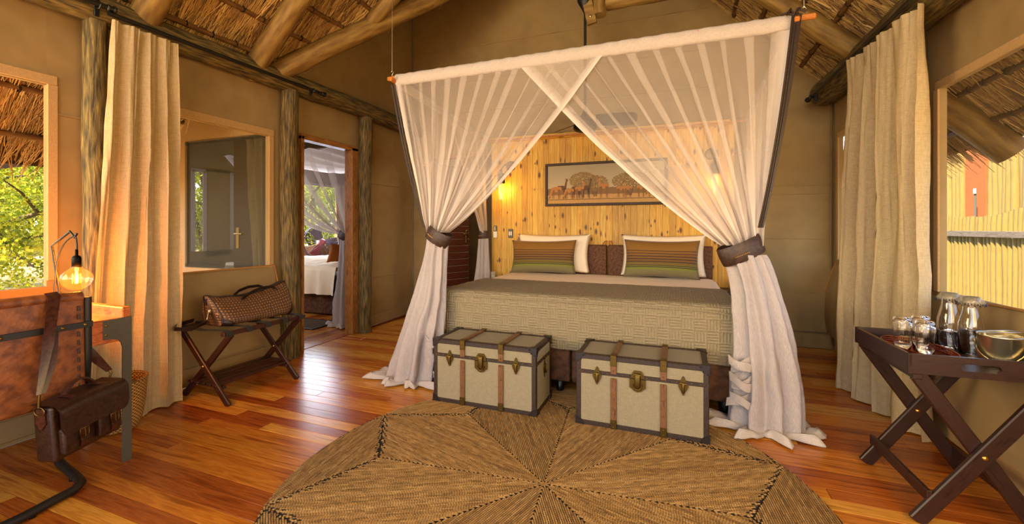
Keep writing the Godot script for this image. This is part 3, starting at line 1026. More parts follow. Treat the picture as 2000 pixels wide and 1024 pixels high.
func _roof() -> void:
	var sl := 0.986
	var roof := struct("ceiling")
	# a handful of reeds; the basis that places it is scaled by length along x and by thickness across
	var reed := MB.new()
	for k in 6:
		var g := rng.randf_range(0.7, 1.25)
		reed.st.set_color(Color(g, g, g))
		reed.xf = Transform3D(Basis(Vector3(rng.randf_range(0.6, 1.1), rng.randfn(0, 2.0), rng.randfn(0, 5.0)), Vector3.UP * rng.randf_range(0.7, 1.2), Vector3.BACK * rng.randf_range(0.7, 1.2)), Vector3(rng.randf_range(-0.5, 0.5), rng.randf_range(-3.0, 3.0), rng.randf_range(-14.0, 14.0)))
		for j in 4:
			var a := TAU * j / 4.0 + 0.4
			var b := TAU * (j + 1) / 4.0 + 0.4
			reed.quad(Vector3(-0.5, cos(a), sin(a)), Vector3(-0.5, cos(b), sin(b)), Vector3(0.5, cos(b), sin(b)), Vector3(0.5, cos(a), sin(a)))
	var reed_mesh := reed.done()
	# thatch slabs, outlined in (along the slope, z): left slope up to the valley, right slope, the two slopes of the wing
	var slab := func(called: String, pts: Array, nrm: Vector3) -> void:
		var mb := MB.new()
		var top := []
		for p in pts:
			top.append(p + nrm * 0.16)
		var n := pts.size()
		for i in range(1, n - 1):
			mb.tri(pts[0], pts[i], pts[i + 1], Vector2(pts[0].x, pts[0].z), Vector2(pts[i].x, pts[i].z), Vector2(pts[i + 1].x, pts[i + 1].z))
			mb.tri(top[0], top[i + 1], top[i], Vector2(pts[0].x, pts[0].z), Vector2(pts[i + 1].x, pts[i + 1].z), Vector2(pts[i].x, pts[i].z))
		for i in n:
			var k := (i + 1) % n
			mb.quad(pts[i], top[i], top[k], pts[k], Vector2(0, 0), Vector2(0, 0.2), Vector2(1, 0.2), Vector2(1, 0))
		part(called, mb, mats["thatch"], roof)
	var yl := func(x: float) -> float: return 2.5 + sl * (x + 3.15)
	var yr := func(x: float) -> float: return 2.46 - sl * (x - 1.32)
	var ridge := (2.46 + sl * 1.32 - 2.5 - sl * 3.15) / (2.0 * sl)
	var yt: float = yl.call(ridge)
	var vz := -2.68 - (ridge + 3.2)
	var nl := Vector3(-sl, 1, 0).normalized()
	var nr := Vector3(sl, 1, 0).normalized()
	var P := func(x: float, z: float) -> Vector3: return Vector3(x, yl.call(x), z)
	slab.call("thatch_slope", [P.call(-4.12, 5.2), P.call(ridge, 5.2), P.call(ridge, vz), P.call(-3.2, -2.68), P.call(-4.12, -1.76)], nl)
	slab.call("thatch_slope", [Vector3(2.08, yr.call(2.08), 5.2), Vector3(2.08, yr.call(2.08), -5.6), Vector3(ridge, yt, -5.6), Vector3(ridge, yt, 5.2)], nr)
	var zc := func(z: float) -> float: return 2.5 + sl * (-2.68 - z)
	slab.call("thatch_slope", [Vector3(-7.3, zc.call(-1.76), -1.76), Vector3(-4.12, zc.call(-1.76), -1.76), Vector3(-3.2, zc.call(-2.68), -2.68), Vector3(ridge, yt, vz), Vector3(-7.3, yt, vz)], Vector3(0, 1, sl).normalized())
	slab.call("thatch_slope", [Vector3(-7.3, yt, vz), Vector3(ridge, yt, vz), Vector3(ridge, yt - sl * 2.6, vz - 2.6), Vector3(-7.3, yt - sl * 2.6, vz - 2.6)], Vector3(0, 1, -sl).normalized())
	# reeds laid on the undersides
	var cols := [Color(0.42, 0.235, 0.055), Color(0.56, 0.34, 0.09), Color(0.25, 0.13, 0.033), Color(0.66, 0.43, 0.14), Color(0.46, 0.265, 0.065), Color(0.14, 0.06, 0.018)]
	var dl := Vector3(1, sl, 0).normalized()
	var q := _reeds(cols, 4800, P.call(-3.3, -1.1), Vector3(0, 0, -1), dl, -nl, 3.0, 1.9, func(p: Vector3) -> bool: return p.z > -2.64 - (p.x + 3.2))
	scatter("thatch_reeds", reed_mesh, mats["reed"], q[0], q[1], roof)
	q = _reeds(cols, 4200, Vector3(1.4, yr.call(1.4), -2.3), Vector3(0, 0, -1), Vector3(-1, sl, 0).normalized(), -nr, 2.5, 1.6)
	scatter("thatch_reeds", reed_mesh, mats["reed"], q[0], q[1], roof)
	var oc := [Color(0.6, 0.36, 0.12), Color(0.5, 0.28, 0.09), Color(0.72, 0.48, 0.2), Color(0.36, 0.19, 0.06)]
	q = _reeds(oc, 2200, P.call(-4.0, 0.1), Vector3(0, 0, -1), dl, -nl, 2.4, 1.05, func(p: Vector3) -> bool: return p.z > -2.7 - (p.x + 3.2))
	scatter("eave_reeds", reed_mesh, mats["reed"], q[0], q[1], roof)
	q = _reeds(oc, 3000, Vector3(1.98, yr.call(1.98), -1.9), Vector3(0, 0, -1), Vector3(-1, sl, 0).normalized(), -nr, 3.4, 0.85)
	scatter("eave_reeds", reed_mesh, mats["reed"], q[0], q[1], roof)
	# laths under the reeds, bound with dark twine
	var lath := func(x: float, left: bool, z0: float, z1: float) -> void:
		var y: float = (yl.call(x) if left else yr.call(x)) - 0.045
		var mb := MB.new()
		mb.wlog(Vector3(x, y, z0), Vector3(x, y, z1), 0.021, 0.019, int(absf(x) * 100.0), 8)
		var o := part("lath", mb, mats["lath"], roof)
		var k := z0 - 0.1
		var tw := MB.new()
		tw.lathe([Vector2(0.023, -0.006), Vector2(0.026, 0.0), Vector2(0.023, 0.006)], 8)
		var tm := tw.done()
		while k > z1 + 0.05:
			part("twine", tm, mats["ring"], o, Transform3D(Basis(Vector3.RIGHT, PI / 2 + 0.2), Vector3(x, y, k)))
			k -= rng.randf_range(0.14, 0.22)
	for x in [-3.1, -2.91, -2.73, -2.54, -2.35]:
		lath.call(x, true, -1.0, -2.66 - (x + 3.2))
	for x in [-3.9, -3.66, -3.42]:
		lath.call(x, true, 0.2, -2.72 - (x + 3.2))
	for x in [1.09, 0.9, 0.71, 0.52]:
		lath.call(x, false, -2.3, -4.74)
	for x in [1.55, 1.74, 1.92]:
		lath.call(x, false, -1.6, -5.4)

	# logs: rafters, valley, plates, posts
	var lg := func(called: String, a: Vector3, b: Vector3, r0: float, r1: float, m: String, label: String, cat: String, sd: int, rnd := false) -> void:
		var mb := MB.new()
		mb.uvo = Vector2(sd * 0.37, sd * 0.71)
		var d := b - a
		mb.wlog(Vector3.ZERO, d, r0, r1, sd, 16, rnd)
		solo(called, mb, mats[m], label, cat, Transform3D(Basis.IDENTITY, a))
	var rl := func(x: float) -> float: return yl.call(x) - 0.125
	var rr := func(x: float) -> float: return yr.call(x) - 0.125
	lg.call("rafter", Vector3(-3.2, rl.call(-3.2), -2.46), Vector3(-1.0, rl.call(-1.0), -2.5), 0.078, 0.072, "pole", "smooth round log rafter rising from the left beam just before the valley log", "rafter", 11, true)
	lg.call("rafter", Vector3(-3.95, rl.call(-3.95), -1.69), Vector3(-1.0, rl.call(-1.0), -1.69), 0.085, 0.075, "pole", "thick log rafter above the left linen curtain, cut by the top edge", "rafter", 12)
	lg.call("rafter", Vector3(-3.95, rl.call(-3.95), -0.75), Vector3(-1.0, rl.call(-1.0), -0.75), 0.08, 0.07, "pole", "log rafter over the desk whose tail shows under the eave", "rafter", 13)
	lg.call("rafter", Vector3(-2.56, rl.call(-2.56) + 0.0, -3.15), Vector3(-1.0, rl.call(-1.0), -3.36), 0.066, 0.06, "pole", "short jack rafter with a rounded end resting on the sloping valley log", "rafter", 14, true)
	lg.call("rafter", Vector3(1.38, rr.call(1.38), -3.83), Vector3(-0.8, rr.call(-0.8), -4.12), 0.082, 0.075, "pole", "thick pale log rafter on the right slope behind the net corner", "rafter", 15)
	lg.call("rafter", Vector3(2.05, rr.call(2.05), -3.8), Vector3(1.39, rr.call(1.39), -3.83), 0.095, 0.1, "pole", "fat log rafter end outside the right window under the eave", "rafter", 16)
	lg.call("rafter", Vector3(2.0, rr.call(2.0), -2.3), Vector3(-0.8, rr.call(-0.8), -2.3), 0.085, 0.075, "pole", "log rafter over the tray table by the right window", "rafter", 17)
	lg.call("valley_log", Vector3(-3.16, 2.37, -2.6), Vector3(-1.0, 4.49, -4.79), 0.085, 0.085, "pole", "long sloping valley log climbing from the left beam to the gable", "beam", 18)
	lg.call("wall_plate", Vector3(-3.115, 2.375, 1.2), Vector3(-3.115, 2.365, -4.76), 0.086, 0.084, "log", "long horizontal log beam along the top of the left canvas wall", "beam", 19)
	lg.call("wall_plate", Vector3(1.255, 2.325, 1.2), Vector3(1.255, 2.335, -4.68), 0.115, 0.112, "log", "thick horizontal log beam above the right linen curtain", "beam", 20)
	lg.call("post", Vector3(-3.115, 0, -1.452), Vector3(-3.115, 2.3, -1.452), 0.057, 0.055, "log", "rough log post between the desk window and the left curtain", "post", 21)
	lg.call("post", Vector3(-3.12, 0, -2.79), Vector3(-3.12, 2.3, -2.785), 0.073, 0.069, "log", "rough log post on the near side of the bedroom doorway", "post", 22)
	lg.call("post", Vector3(-3.125, 0, -3.75), Vector3(-3.125, 2.3, -3.75), 0.072, 0.07, "log", "rough log post on the far side of the bedroom doorway", "post", 23)
	lg.call("post", Vector3(1.285, 0, -3.2), Vector3(1.285, 2.25, -3.2), 0.068, 0.066, "log", "log post half hidden behind the right linen curtain", "post", 24)
	# truss over the bed
	lg.call("collar_beam", Vector3(-0.575, 3.1, -3.82), Vector3(0.75, 3.08, -3.8), 0.075, 0.075, "pole", "round collar beam under the ridge at the top of the picture", "beam", 25)
	lg.call("king_post", Vector3(-0.632, 4.5, -3.8), Vector3(-0.63, 2.985, -3.8), 0.058, 0.058, "pole", "short hanging king post whose round cut end faces down", "post", 26)
	var br := MB.new()
	br.box(Vector3(0, 0.4, 0), Vector3(0.085, 0.86, 0.04), 0.004)
	var brace := solo("brace_board", br, mats["pole"], "bolted sawn timber brace beside the fan rod at the top", "brace", Transform3D(Basis(Vector3.BACK, 0.2), Vector3(-0.7, 2.94, -3.78)))
	var bo := MB.new()
	bo.lathe([Vector2(0.0, 0.012), Vector2(0.012, 0.008), Vector2(0.014, 0.0)], 8)
	part("bolt", bo, mats["chrome"], brace, Transform3D(Basis(Vector3.RIGHT, PI / 2), Vector3(0, 0.03, 0.02)))

func _tree(label: String, at: Vector3, crown: float, height: float, leaves: int, lsize: float, sd: int, greens: Array) -> void:
	var r2 := RandomNumberGenerator.new()
	r2.seed = sd
	var t := thing("tree", label, "tree", at, 0.0)
	var tr := MB.new()
	tr.wlog(Vector3(0, -0.1, 0), Vector3(0.15, height * 0.45, 0.1), 0.13, 0.08, sd, 9)
	part("trunk", tr, mats["branch"], t)
	var tips := []
	var bm := MB.new()
	for i in 11:
		var a := r2.randf() * TAU
		var h0 := height * r2.randf_range(0.1, 0.45)
		var p0 := Vector3(0.1, h0, 0.05)
		var p2 := Vector3(cos(a) * crown * r2.randf_range(0.5, 0.95), height * r2.randf_range(0.25, 0.95), sin(a) * crown * r2.randf_range(0.5, 0.95))
		var pts := bez(p0, p0.lerp(p2, 0.5) + Vector3(r2.randfn(0, 0.25), r2.randf_range(-0.1, 0.4), r2.randfn(0, 0.25)), p2, 7)
		var rad := []
		for k in 8:
			rad.append(lerpf(0.055, 0.01, k / 7.0))
		bm.tube(pts, rad, 6)
		tips.append_array(pts.slice(2))
		for s in 2:
			var q: Vector3 = pts[3 + s * 2]
			var e := q + Vector3(r2.randfn(0, 0.4), r2.randf_range(0.05, 0.5), r2.randfn(0, 0.4))
			bm.tube([q, q.lerp(e, 0.5) + Vector3(0, 0.05, 0), e], [0.022, 0.014, 0.006], 5)
			tips.append(e)
	part("branches", bm, mats["branch"], t).set_meta("kind", "stuff")
	# a twig of leaves, each leaf with its own tone; the crown is made of many twigs
	var lf := MB.new()
	lf.smooth(true)
	for k in 14:
		var g := r2.randf_range(0.7, 1.25)
		lf.st.set_color(Color(g, g * r2.randf_range(0.95, 1.05), g))
		var off := Vector3(r2.randfn(0, 1.1), r2.randfn(0, 1.0), r2.randfn(0, 1.1))
		lf.xf = Transform3D(Basis.from_euler(Vector3(r2.randf() * TAU, r2.randf() * TAU, r2.randf() * TAU)).scaled(Vector3.ONE * r2.randf_range(0.7, 1.3)), off)
		lf.quad(Vector3(-0.5, 0, 0), Vector3(0, 0.12, 0.3), Vector3(0, 0, 0), Vector3(0, 0.12, -0.3))
		lf.quad(Vector3(0, 0.12, 0.3), Vector3(0.5, 0, 0), Vector3(0, 0.12, -0.3), Vector3(0, 0, 0))
	var where := []
	var tints := []
	for i in leaves / 14:
		var p: Vector3
		if r2.randf() < 0.55:
			p = tips[r2.randi() % tips.size()] + Vector3(r2.randfn(0, 0.28), r2.randfn(0, 0.22), r2.randfn(0, 0.28))
		else:
			var d := Vector3(r2.randfn(0, 1), r2.randfn(0, 1), r2.randfn(0, 1)).normalized() * pow(r2.randf(), 0.45)
			p = Vector3(d.x * crown, height * 0.55 + d.y * height * 0.5, d.z * crown)
		var b := Basis.from_euler(Vector3(r2.randf() * TAU, r2.randf() * TAU, r2.randf() * TAU)).scaled(Vector3.ONE * lsize * r2.randf_range(0.75, 1.25))
		where.append(Transform3D(b, p))
		tints.append(greens[r2.randi() % greens.size()])
	scatter("foliage", lf.done(), mats["leaf"], where, tints, t)


func _outside() -> void:
	var g := MB.new()
	g.box(Vector3(0, -0.55, -4), Vector3(60, 0.5, 60), 0.0)
	var go := part("ground", g, mats["earth"], self)
	go.set_meta("kind", "structure")
	var gl := [Color(0.56, 0.62, 0.08), Color(0.7, 0.72, 0.1), Color(0.36, 0.48, 0.07), Color(0.82, 0.8, 0.16), Color(0.24, 0.32, 0.06)]
	_tree("leafy green tree with pale crooked branches seen through the desk window", Vector3(-8.1, -0.3, -2.3), 1.9, 3.8, 30000, 0.045, 101, gl)
	_tree("bushy green tree further behind, at the left edge of the desk window", Vector3(-11.2, -0.3, -3.4), 2.6, 5.0, 22000, 0.07, 102, gl)
	_tree("sunlit yellow green tree behind the far bedroom window", Vector3(-9.7, -0.3, -9.4), 2.4, 4.6, 30000, 0.06, 103, gl)
	_tree("dense green tree glimpsed through the two narrow slits behind the dark mesh", Vector3(-9.3, -0.3, -6.2), 1.9, 4.2, 16000, 0.06, 104, gl)
	_tree("broad green tree closing the view behind the desk window tree", Vector3(-12.8, -0.3, -5.8), 2.8, 5.2, 22000, 0.08, 105, gl)
	_tree("tall green tree far behind the desk window, filling its upper left", Vector3(-16.5, -0.3, -4.0), 4.2, 8.0, 26000, 0.14, 106, gl)
	_tree("tall green tree far behind, between the desk window and the wing", Vector3(-17.0, -0.3, -9.0), 4.2, 8.0, 26000, 0.14, 107, gl)
	_tree("tall yellow green tree far behind the second bedroom", Vector3(-15.0, -0.3, -15.0), 4.4, 8.0, 30000, 0.14, 108, gl)
	# near fence of upright poles with a grey rail
	var fx := 3.6
	var f := thing("pole_fence", "low fence of upright wooden poles with a grey rail outside the right window", "fence", Vector3(fx, 0, 0))
	var vm := []
	for k in 5:
		var mb := MB.new()
		mb.wlog(Vector3.ZERO, Vector3(0, 1, 0), 0.031 + k * 0.0015, 0.029 + k * 0.001, 200 + k, 8, true)
		vm.append(mb.done())
	var z := -5.2
	var i := 0
	while z > -10.5:
		var h := 1.27 + 0.3
		if z > -6.95:
			h += (z + 6.95) * 0.16
		h += rng.randf_range(-0.012, 0.012)
		part("pole", vm[rng.randi() % 5], mats["fence_pole"], f, Transform3D(Basis(Vector3.UP, rng.randf() * TAU).scaled_local(Vector3(1, h, 1)), Vector3(rng.randf_range(-0.008, 0.008), -0.3, z)))
		z -= rng.randf_range(0.078, 0.088)
		i += 1
	boxpart("rail", Vector3(-0.055, 1.04, -7.8), Vector3(0.03, 0.075, 5.6), mats["grey_rail"], f, 0.004)
	# taller fence behind, either side of a red wall
	var f2 := thing("tall_pole_fence", "tall sunlit fence of thick poles behind the low fence", "fence", Vector3(5.4, 0, 0))
	z = -6.2
	while z > -14.5:
		if z > -10.6 or z < -11.32:
			var h := 3.1 + rng.randf_range(-0.15, 0.1)
			part("pole", vm[rng.randi() % 5], mats["fence_pole"], f2, Transform3D(Basis(Vector3.UP, rng.randf() * TAU).scaled_local(Vector3(1.9, h, 1.9)), Vector3(rng.randf_range(-0.02, 0.02), -0.3, z)))
		z -= rng.randf_range(0.118, 0.135)
	var rw := thing("red_wall", "orange red plastered wall between the stretches of tall pole fence", "wall", Vector3(5.45, 0, -10.96))
	boxpart("plaster", Vector3(0.05, 1.3, 0), Vector3(0.25, 3.2, 0.62), mats["red_wall"], rw, 0.01)
	boxpart("coping", Vector3(0.05, 2.93, 0), Vector3(0.3, 0.07, 0.66), mats["red_wall"], rw, 0.01)
	var pt := thing("standpipe", "thin grey standpipe with a small white box against the red wall", "pipe", Vector3(5.2, -0.3, -10.6))
	var mb2 := MB.new()
	mb2.tube([Vector3.ZERO, Vector3(0, 2.12, 0)], 0.018, 8)
	part("pipe", mb2, mats["grey"], pt)
	boxpart("tap_box", Vector3(-0.02, 2.1, 0.03), Vector3(0.035, 0.1, 0.035), mats["white"], pt, 0.006)


func _second_bedroom() -> void:
	var W := struct("wall_wing")
	# front wall of the wing, outside the second window of the main room, with a dark mesh window
	var wf := func(x0: float, x1: float, y0: float, y1: float) -> void:
		boxpart("canvas_panel", Vector3((x0 + x1) * 0.5, (y0 + y1) * 0.5, -2.79), Vector3(absf(x1 - x0), y1 - y0, 0.03), mats["border"], W, 0.0)
	wf.call(-6.5, -4.45, -0.3, 2.5)
	wf.call(-4.45, -3.4, -0.3, 0.74)
	wf.call(-4.45, -3.4, 1.95, 2.5)
	wf.call(-3.4, -3.24, -0.3, 2.5)
	var w5 := struct("window_5")
	for q in [[-3.92, 1.935, 1.07, 0.035], [-3.92, 0.755, 1.07, 0.035]]:
		boxpart("mesh_edge", Vector3(q[0], q[1], -2.772), Vector3(q[2], q[3], 0.012), mats["dark_screen"], w5, 0.0)
	for q in [-4.44, -3.405]:
		boxpart("mesh_edge", Vector3(q, 1.345, -2.772), Vector3(0.035, 1.2, 0.012), mats["dark_screen"], w5, 0.0)
	boxpart("fly_screen", Vector3(-3.92, 1.345, -2.785), Vector3(1.04, 1.2, 0.002), mats["dark_screen"], w5, 0.0)
	# outer wall with its windows, far wall, floor
	var wo := func(z0: float, z1: float, y0: float, y1: float) -> void:
		boxpart("canvas_panel", Vector3(-6.46, (y0 + y1) * 0.5, (z0 + z1) * 0.5), Vector3(0.04, y1 - y0, absf(z1 - z0)), mats["canvas"], W, 0.0)
	wo.call(-2.78, -4.08, -0.3, 2.6)
	wo.call(-4.08, -7.5, 1.95, 2.6)
	wo.call(-4.08, -7.5, -0.3, 0.78)
	wo.call(-4.28, -4.66, 0.7, 2.0)
	wo.call(-4.95, -5.78, 0.7, 2.0)
	wo.call(-6.9, -7.5, 0.7, 2.0)
	boxpart("canvas_panel", Vector3(-4.8, 1.2, -7.5), Vector3(3.4, 3.0, 0.04), mats["canvas"], W, 0.0)
	boxpart("gable_panel", Vector3(-6.46, 3.6, -5.1), Vector3(0.04, 2.1, 4.7), mats["canvas"], W, 0.0)
	boxpart("gable_panel", Vector3(-3.24, 3.4, -6.2), Vector3(0.04, 3.2, 2.7), mats["canvas"], W, 0.0)
	boxpart("canvas_panel", Vector3(-3.24, 1.2, -6.2), Vector3(0.04, 2.6, 2.7), mats["canvas"], W, 0.0)
	for q in [[-4.18, 0.2], [-4.8, 0.29], [-6.33, 1.12]]:
		var wn := struct("window_%d" % (6 + [-4.18, -4.8, -6.33].find(q[0])))
		for s in [-1, 1]:
			boxpart("white_border", Vector3(-6.43, 1.365, q[0] + s * (q[1] * 0.5 - 0.02)), Vector3(0.02, 1.17, 0.05), mats["net_cloth"], wn, 0.002)
		boxpart("white_border", Vector3(-6.43, 1.945, q[0]), Vector3(0.02, 0.05, q[1]), mats["net_cloth"], wn, 0.002)
	var F := struct("floor")
	boxpart("subfloor", Vector3(-4.85, -0.05, -5.1), Vector3(3.25, 0.06, 4.7), mats["dark_wood"], F, 0.0)
	var x := -3.29
	while x > -4.5:
		var z := -2.81
		while z > -5.4:
			var ln := rng.randf_range(0.9, 1.8)
			boxpart("plank", Vector3(x - 0.04, -0.0115, z - ln * 0.5), Vector3(0.078, 0.022, ln - 0.002), mats["plank%d" % (rng.randi() % 7)], F, 0.0015)
			z -= ln
		x -= 0.0795
	# door leaf standing open inside, with a gold handle
	var d := thing("bedroom_door", "brown wooden door leaf with gold handle seen through the dark mesh window", "door", Vector3(-3.3, 0, -3.02), deg_to_rad(180 + 4))
	var lf := MB.new()
	lf.uvo = Vector2(1.3, 0.4)
	lf.box(Vector3(0.37, 0.99, 0), Vector3(0.74, 1.96, 0.04), 0.004)
	part("leaf", lf, mats["slat_wood"], d)
	var hd := MB.new()
	hd.box(Vector3(0.68, 1.02, -0.025), Vector3(0.035, 0.2, 0.01), 0.003)
	hd.tube([Vector3(0.68, 1.06, -0.02), Vector3(0.68, 1.06, -0.06), Vector3(0.58, 1.06, -0.065)], 0.009, 8)
	part("handle", hd, mats["bright_brass"], d)
	var hc := _drape(Vector3(-3.36, 1.95, -2.86), Vector3(-3.75, 1.95, -2.88), Vector3(-3.36, 0.2, -2.88), Vector3(-3.6, 0.2, -2.9), 4, 0.03)
	solo("mesh_curtain", hc, mats["curtain"], "beige curtain hanging behind the right side of the dark mesh window", "curtain")
	# bed with white linen
	var b := thing("second_bed", "bed with white linen and brown base seen through the bedroom doorway", "bed", Vector3(-4.98, 0, -5.2))
	var base := MB.new()
	base.rbox(Vector3(0, 0.17, 0), Vector3(1.9, 0.32, 1.84), 0.025)
	part("base", base, mats["suede"], b)
	var du := MB.new()
	var nz := FastNoiseLite.new()
	nz.seed = 9
	nz.frequency = 2.2
	du.sheet(func(u: float, v: float) -> Vector3:
		# over the top and down the side that faces the door
		var xx := lerpf(-0.98, 1.0, u)
		var s := v * 2.3
		var w := nz.get_noise_2d(xx * 2.0, s)
		if s < 1.9:
			return Vector3(xx, 0.62 + 0.02 * w + 0.02 * sin(s * 1.6), -0.94 + s)
		var t := s - 1.9
		return Vector3(xx, 0.62 - t * 0.86, 0.96 + 0.05 * sqrt(t) + 0.02 * sin(xx * 26.0 + w * 3.0) * t * 3.0), 90, 40, 2.0, 2.4)
	part("duvet", du, mats["sheet"], b)
	var pl := _pillow(0.62, 0.42, 0.15, 0.5)
	solo("white_pillow", pl, mats["sheet"], "white pillow at the head of the bed in the second bedroom", "pillow", Transform3D(Basis(Vector3.RIGHT, -PI / 2).rotated(Vector3.UP, 1.5), Vector3(-4.42, 0.71, -5.15)))
	var cu := _pillow(0.38, 0.27, 0.11, 0.4)
	solo("rust_cushion", cu, mats["rust"], "rust orange cushion leaning on the bed in the second bedroom", "cushion", Transform3D(Basis(Vector3.UP, -1.75).rotated(Vector3.BACK, -0.3), Vector3(-4.33, 0.77, -4.7)))
	# net drape tied at the door
	var nt := thing("second_net", "white mosquito net gathered by a dark band beyond the bedroom doorway", "mosquito net", Vector3.ZERO)
	_tied(nt, Vector3(-5.9, 2.12, -4.2), Vector3(-3.6, 2.12, -4.2), Vector3(-3.81, 1.04, -4.2), 0.13, 7, 0.3, 0.75)
	_skirt(nt, Vector3(-3.8, 0.98, -4.2), Vector3(-3.53, 0.02, -3.88), 0.07, 0.12, 8, 21)
	_tieband(nt, Vector3(-3.805, 1.02, -4.2), 0.085, 0.06, 0.09, -0.45)
	var cn := MB.new()
	cn.sheet(func(u: float, v: float) -> Vector3: return Vector3(lerpf(-5.95, -3.6, u), 2.12 - 0.06 * sin(u * PI) * sin(v * PI) + 0.02 * sin(u * 40.0), lerpf(-4.2, -6.2, v)), 30, 10, 1, 1, func(_u: float, _v: float) -> Color: return Color(1, 1, 1, 0.85))
	part("canopy", cn, mats["net"], nt)
	# upright fan before the far window
	var fan := thing("floor_fan", "round caged floor fan before the far bedroom window", "fan", Vector3(-6.17, 0, -6.22), deg_to_rad(62))
	var st := MB.new()
	st.lathe([Vector2(0.0, 0.0), Vector2(0.16, 0.0), Vector2(0.16, 0.03), Vector2(0.03, 0.05), Vector2(0.016, 0.08), Vector2(0.016, 0.62), Vector2(0.0, 0.62)], 14)
	part("stand", st, mats["fan_grey"], fan)
	var cg := MB.new()
	for s in [-0.05, 0.05]:
		var ring := []
		for k in 24:
			ring.append(Vector3(cos(k * TAU / 24) * 0.33, 0.85 + sin(k * TAU / 24) * 0.33, s))
		cg.tube(ring, 0.009, 5, false, 1.0, true)
		for k in 18:
			var a := k * TAU / 18
			cg.tube([Vector3(cos(a) * 0.06, 0.85 + sin(a) * 0.06, s * 1.8), Vector3(cos(a) * 0.33, 0.85 + sin(a) * 0.33, s)], 0.0025, 4, false)
	part("cage", cg, mats["fan_grey"], fan)
	var hubm := MB.new()
	hubm.lathe([Vector2(0.0, 0.07), Vector2(0.05, 0.06), Vector2(0.065, 0.0), Vector2(0.065, -0.1), Vector2(0.0, -0.12)], 14)
	part("hub", hubm, mats["fan_pink"], fan, Transform3D(Basis(Vector3.RIGHT, PI / 2), Vector3(0, 0.85, 0)))
	for k in 3:
		var blm := MB.new()
		blm.sheet(func(u: float, v: float) -> Vector3: return Vector3((v - 0.5) * (0.09 + 0.1 * u), 0.06 + u * 0.22, (v - 0.5) * 0.06), 6, 4)
		part("blade", blm, mats["fan_pink"] if k == 0 else mats["fan_grey"], fan, Transform3D(Basis(Vector3.BACK, k * TAU / 3 + 2.6), Vector3(0, 0.85, 0)))
	var cw := _drape(Vector3(-6.36, 2.0, -6.75), Vector3(-6.36, 2.0, -7.3), Vector3(-6.34, 0.02, -6.7), Vector3(-6.34, 0.02, -7.3), 5, 0.035)
	solo("pale_curtain", cw, mats["curtain"], "pale grey curtain beside the far bedroom window", "curtain")
	var rg := thing("door_mat", "small woven mat with a dark border beside the second bed", "mat", Vector3(-4.05, 0, -3.82))
	boxpart("weave", Vector3(0, 0.006, 0), Vector3(0.6, 0.01, 0.34), mats["mat_weave"], rg, 0.003)
	for s in [-1, 1]:
		boxpart("border", Vector3(0, 0.007, s * 0.185), Vector3(0.66, 0.012, 0.04), mats["black"], rg, 0.003)
		boxpart("border", Vector3(s * 0.315, 0.007, 0), Vector3(0.04, 0.012, 0.33), mats["black"], rg, 0.003)


# ---------------------------------------------------------------- cloth

# hanging cloth with vertical folds, a..b along the top, c..d along the bottom
func _drape(a: Vector3, b: Vector3, c: Vector3, d: Vector3, folds: int, amp: float, sd := 1, nv := 26) -> MB:
	var nz := FastNoiseLite.new()
	nz.seed = sd
	nz.frequency = 1.0
	var mb := MB.new()
	var n := (b - a).normalized().cross(Vector3.UP)
	mb.sheet(func(u: float, v: float) -> Vector3:
		var uu := u + 0.25 / folds * nz.get_noise_2d(u * 5.0, 1.0)
		var p := a.lerp(b, uu).lerp(c.lerp(d, uu), v)
		var ph := u * folds * TAU + nz.get_noise_2d(u * 3.0, v * 1.2) * 1.6
		var k := lerpf(0.45, 1.0, smoothstep(0.0, 0.35, v))
		var w := sin(ph) + 0.35 * sin(2.0 * ph + 1.0)
		var g := 0.25 * sin(u * folds * TAU * 4.0) * clampf(1.0 - v * 14.0, 0.0, 1.0)
		return p + n * amp * (w * k + g + 0.6 * nz.get_noise_2d(u * 7.0, v * 2.0 + 30.0)) + (b - a).normalized() * amp * 0.5 * cos(ph) * k, folds * 18, nv, (b - a).length() * 1.7, (a - c).length())
	return mb


# cushion lying in the xy plane, its filling along z
func _pillow(w: float, h: float, t: float, sag := 0.0) -> MB:
	var nz := FastNoiseLite.new()
	nz.seed = int(w * 1000 + h * 777)
	nz.frequency = 2.0
	var mb := MB.new()
	for s: float in [1.0, -1.0]:
		mb.sheet(func(u: float, v: float) -> Vector3:
			var a := (u * 2.0 - 1.0) * s
			var b := v * 2.0 - 1.0
			var edge := maxf(0.0, (1.0 - a * a) * (1.0 - b * b))
			var x := w * 0.5 * a * (1.0 - 0.07 * (1.0 - b * b))
			var y := h * 0.5 * b * (1.0 - 0.09 * (1.0 - a * a))
			var z := s * t * 0.5 * pow(edge, 0.42) * (1.0 + 0.12 * nz.get_noise_2d(a * 2.0, b * 2.0))
			y += sag * 0.02 * nz.get_noise_2d(a * 1.5 + 9.0, b)
			return Vector3(x, y, z), 26, 20, 1.0, -1.0)
	return mb


